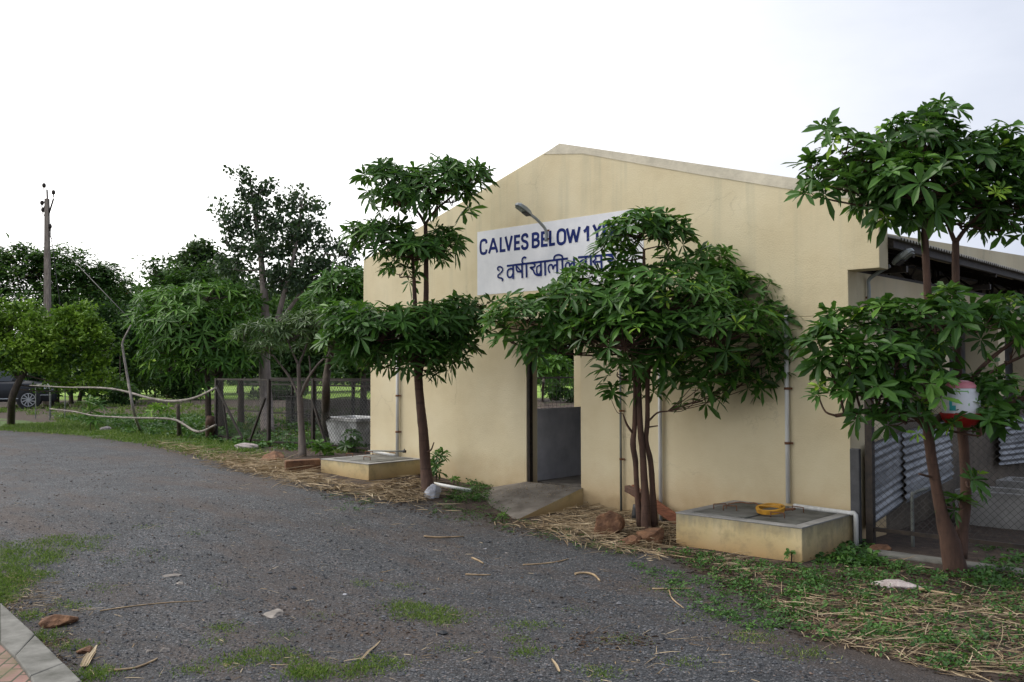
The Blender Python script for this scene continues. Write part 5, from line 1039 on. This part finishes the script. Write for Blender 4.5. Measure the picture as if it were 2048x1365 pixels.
# straw, stalks and leaf litter
def strips(name, label, regions, mat, lmin, lmax, w, lift=.03, tint=(.55, .2)):
    B = []; L = []; Dz = []
    for poly, n, k, ang0, spread in regions:
        q = sample(poly, n); B.append(gpt(q, .0)); L.append(rng.uniform(lmin, lmax, n)*k*rng.uniform(.5, 1, n)); Dz.append(ang0+rng.normal(0, spread, n))
    B = np.concatenate(B); L = np.concatenate(L); a = np.concatenate(Dz); n = len(B); B[:, 2] += .004+rng.random(n)*lift
    d = nrm(np.column_stack([np.cos(a), np.sin(a), rng.normal(.04, .10, n)])); s_ = nrm(np.cross(d, rng.normal(0, .35, (n, 3))+[0, 0, 1])); no_ = np.cross(s_, d)
    V, F, T = leaf_strips(B, d, s_, no_, L, w*rng.uniform(.4, 1.3, n), np.clip(rng.normal(*tint, n), 0, 1), droop=rng.uniform(-.02, .12, n), fold=.3, wprof=(.6, 1, .9, .3))
    V = V.reshape(n, 4, 3, 3); bend = rng.normal(0, .12, n)*L  # sideways curl
    for i, t in enumerate((0, .34, .72, 1.)): V[:, i] += (s_*(bend*t*t)[:, None])[:, None, :]
    V = V.reshape(-1, 3); g = gz(V[:, 0], V[:, 1])+.003; V[:, 2] = np.maximum(V[:, 2], g)
    tag(np_mesh(name, V, F, T, mat, base=V.mean(0)), label, kind='stuff')
strips('dry_straw', 'dry straw lying between the ramp and the middle tree', [(wpoly([(1060, 1045), (1170, 1012), (1350, 1060), (1340, 1105), (1180, 1075), (1060, 1062)]), 1500, 1, .1, 1.), (wpoly([(1020, 1050), (1180, 1060), (1330, 1105), (1300, 1125), (1120, 1085), (980, 1050)]), 420, 1, -.2, .7)], M['straw'], .08, .42, .008, .05)
strips('dry_straw', 'dry straw heaped round the far tank and its stones', [(wpoly([(440, 912), (560, 922), (640, 962), (760, 985), (860, 1005), (780, 1008), (620, 982), (440, 938)]), 2000, 1.0, .1, 1.1), (wpoly([(740, 975), (850, 955), (870, 1000), (780, 1000)]), 300, 1.2, -.5, .9), (wpoly([(300, 885), (460, 905), (470, 935), (320, 900)]), 400, 1., .1, 1.2), (wpoly([(380, 900), (700, 985), (900, 1015), (900, 1040), (600, 990), (380, 920)]), 300, .7, .1, 1.3)], M['straw'], .1, .5, .011, .06)
strips('dry_straw', 'dry straw strewn over the weeds on the right', [(right_bed, 620, 1, .2, .9), (wpoly([(1500, 1200), (1700, 1190), (2048, 1190), (2100, 1340), (1900, 1356), (1750, 1318), (1600, 1268)]), 1300, 1.0, .35, .95), (wpoly([(1360, 1095), (1560, 1130), (1540, 1160), (1380, 1125)]), 240, .6, .1, .6)], M['straw'], .05, .34, .0065, .02)
strips('dry_straw', 'stray straws scattered over the gravel track', [(wpoly([(0, 1000), (400, 960), (1000, 1080), (1500, 1200), (1700, 1340), (1500, 1365), (100, 1365), (0, 1200)]), 1000, .7, .2, 1.5), (wpoly([(0, 1130), (100, 1180), (180, 1290), (230, 1365), (170, 1365), (80, 1260), (0, 1200)]), 620, .8, -.6, 1.), (wpoly([(420, 1320), (860, 1290), (860, 1365), (420, 1365)]), 240, .8, .2, 1.), (wpoly([(1100, 1260), (1500, 1270), (1500, 1365), (1100, 1365)]), 240, 1, .2, 1.), (wpoly([(0, 1150), (90, 1150), (170, 1230), (60, 1230)]), 200, 1, .2, 1.), (wpoly([(300, 900), (700, 990), (900, 1030), (900, 1100), (500, 1010), (250, 930)]), 120, 1, .1, .6)], M['straw'], .04, .22, .0055, .006)
strips('leaf_litter', 'brown dead leaves and chips on the bare soil', [(right_bed, 4200, 1, 0, 3), (wpoly([(1280, 1040), (1365, 1055), (1355, 1095), (1300, 1090)]), 700, 1.3, 0, 3), (wpoly([(745, 975), (850, 948), (930, 985), (860, 1005), (780, 998)]), 1100, 1.5, 0, 3), (wpoly([(640, 975), (1000, 1030), (1150, 1070), (1290, 1105), (1200, 1105), (900, 1045), (640, 1000)]), 1500, .8, 0, 3), (wpoly([(0, 900), (400, 930), (1000, 1080), (1500, 1220), (1700, 1340), (1500, 1365), (160, 1365), (0, 1200)]), 2600, .55, 0, 3), (wpoly([(500, 1230), (760, 1200), (900, 1260), (650, 1300)]), 260, .7, 0, 3), (wpoly([(1140, 1270), (1300, 1270), (1320, 1300), (1150, 1310)]), 300, .8, 0, 3)], M['litter'], .015, .06, .014, .012)
# chaff lying on the ramp
n = 420; u, v = rng.random(n), rng.random(n)**.5
P = np.column_stack([-4.0+u*.85-.2*(1-v), -.95*(1-v)+.0*u, np.zeros(n)]); P[:, 2] = .262+P[:, 1]*.17
V, F, T = leaf_cards(P, .02, np.clip(rng.normal(.35, .2, n), 0, 1), flat=.9, asp=.5); tag(np_mesh('chaff', V, F, T, M['straw'], base=P.mean(0)), 'chaff and dust on the concrete ramp', kind='stuff')
# gravel chips near the camera
def chips():
    n = 60000; poly = wpoly([(-60, 960), (500, 950), (760, 1000), (1300, 1115), (1600, 1280), (1800, 1365), (1500, 1420), (600, 1430), (130, 1365), (-20, 1215)]); P = sample(poly, n); P = P[sdist(P, ROAD) > -.12]; dd = np.linalg.norm(P-CAM[:2], axis=1); P = P[rng.random(len(P)) < np.clip(1.25-dd/8.5, 0, 1)]; n = len(P)
    s_ = rng.gamma(3., .0015, n)+.002; rare = rng.random(n) < .006; s_ = np.where(rare, s_*2.1, s_)
    C_ = gpt(P, .012); C_[:, 2] += s_*.25
    O = np.array([(1, 0, 0), (0, 1, 0), (-1, 0, 0), (0, -1, 0), (0, 0, 1), (0, 0, -1)], float)
    V = O[None]*rng.uniform(.6, 1.25, (n, 6, 1)); a = rng.random(n)*6.28; ca, sa = np.cos(a)[:, None], np.sin(a)[:, None]
    x = V[..., 0]*ca-V[..., 1]*sa; y = V[..., 0]*sa+V[..., 1]*ca; V = np.stack([x*1.2, y*.85, V[..., 2]*.6], -1)*s_[:, None, None]+C_[:, None]
    f = np.array([(0, 1, 4), (1, 2, 4), (2, 3, 4), (3, 0, 4), (1, 0, 5), (2, 1, 5), (3, 2, 5), (0, 3, 5)]); F = (np.arange(n)[:, None, None]*6+f[None]).reshape(-1, 3)
    tag(np_mesh('gravel', V.reshape(-1, 3), F, np.repeat(rng.beta(2.6, 2., n), 6), M['pebble'], base=(0, -4, 0)), 'loose dark gravel chips on the track', kind='stuff')
chips()
# single things lying on the track
def husk(label, a, b, w, name='dry_husk', cat='dry leaf', mat='straw', c=.12):
    A, B = on_ground(*a, .02), on_ground(*b, .02); L = float(np.linalg.norm(B-A)); d = nrm(B-A); s_ = nrm(np.cross(d, [0, 0, 1.])); n = 3 if w > .02 else 1
    off = np.array([-.4, 0, .4][:n] if n == 3 else [0.])[:, None]*w
    V, F, T = leaf_strips(A+s_[None]*off+[0, 0, .003], nrm(np.repeat(d[None], n, 0)+s_[None]*rng.normal(0, .08, (n, 1))+[0, 0, .05]), np.repeat(s_[None], n, 0), np.repeat([[0, 0, 1.]], n, 0), L*np.array([.9, 1, .8][:n]), np.full(n, w*(.75 if n == 3 else 1.1)), np.array([.6, .85, .7][:n]), droop=c, fold=.35, wprof=(.8, 1, .8, .3))
    V[:, 2] = np.maximum(V[:, 2], gz(V[:, 0], V[:, 1])+.014); tag(np_mesh(name, V, F, T, M[mat], base=A), label, cat)
husk('broad pale dry husk standing out beside the kerb end', (168, 1335), (196, 1288), .03)
husk('slim curled pale leaf in the lower middle of the track', (722, 1322), (757, 1275), .014)
husk('split pale stalk end at the bottom of the track', (1118, 1345), (1107, 1310), .016)
def stalk(label, pts, r=.006):
    P = [on_ground(x, y, r+.012) for x, y in pts]; sp, sr = smooth_path(P, [r*1.1]+[r]*(len(P)-2)+[r*.6], 4); s = MB(); s.tube(sp, sr, 6, wob=.25)
    tag(s.build('dry_stalk', M['bark_cane'], world_off=P[0]), label, 'stalk', 'dry cane stalks lying on the ground')
M['bark_cane'] = simple('dry_cane', (.16, .10, .05), (.42, .31, .18), 14, .7, bs=.3, world=True)
stalk('short straight stalk lying level in the middle of the track', [(931, 1149), (956, 1150), (982, 1150)])
stalk('stubby stalk just above the short level one', [(944, 1116), (956, 1121), (967, 1127)], .008)
stalk('long stalk lying left of the brown rocks on the track', [(1046, 1130), (1080, 1128), (1115, 1124), (1137, 1118)])
stalk('pair end of stalk near the straw before the ramp', [(848, 1073), (880, 1075), (928, 1073)], .008)
stalk('forked brown twig below the middle tree', [(1150, 1148), (1170, 1146), (1188, 1150), (1200, 1162)], .009)
stalk('pale level stalk at the edge of the weeds', [(1305, 1178), (1345, 1178), (1390, 1177)], .006)
stalk('bent stalk curving down below the pale level one', [(1338, 1180), (1345, 1198), (1368, 1217)], .005)
stalk('thick reddish stalk lying right of the pale flat stone', [(1838, 1178), (1880, 1186), (1950, 1197)], .010)
stalk('fat pale stalk in the weeds toward the right', [(1712, 1226), (1760, 1236), (1810, 1244)], .010)
stalk('long thin stalk crossing the lower left of the track', [(200, 1222), (270, 1212), (330, 1206), (405, 1202)], .004)
stalk('dark curved twig at the lower left of the track', [(228, 1341), (270, 1336), (300, 1325), (315, 1317)], .006)
stalk('long stalk reaching from the straw toward the brown rock', [(1090, 1040), (1130, 1050), (1190, 1062), (1210, 1066)], .006)
stalk('long stalk below the brown rocks running to the tank', [(1200, 1088), (1250, 1096), (1300, 1104), (1390, 1118)], .007)
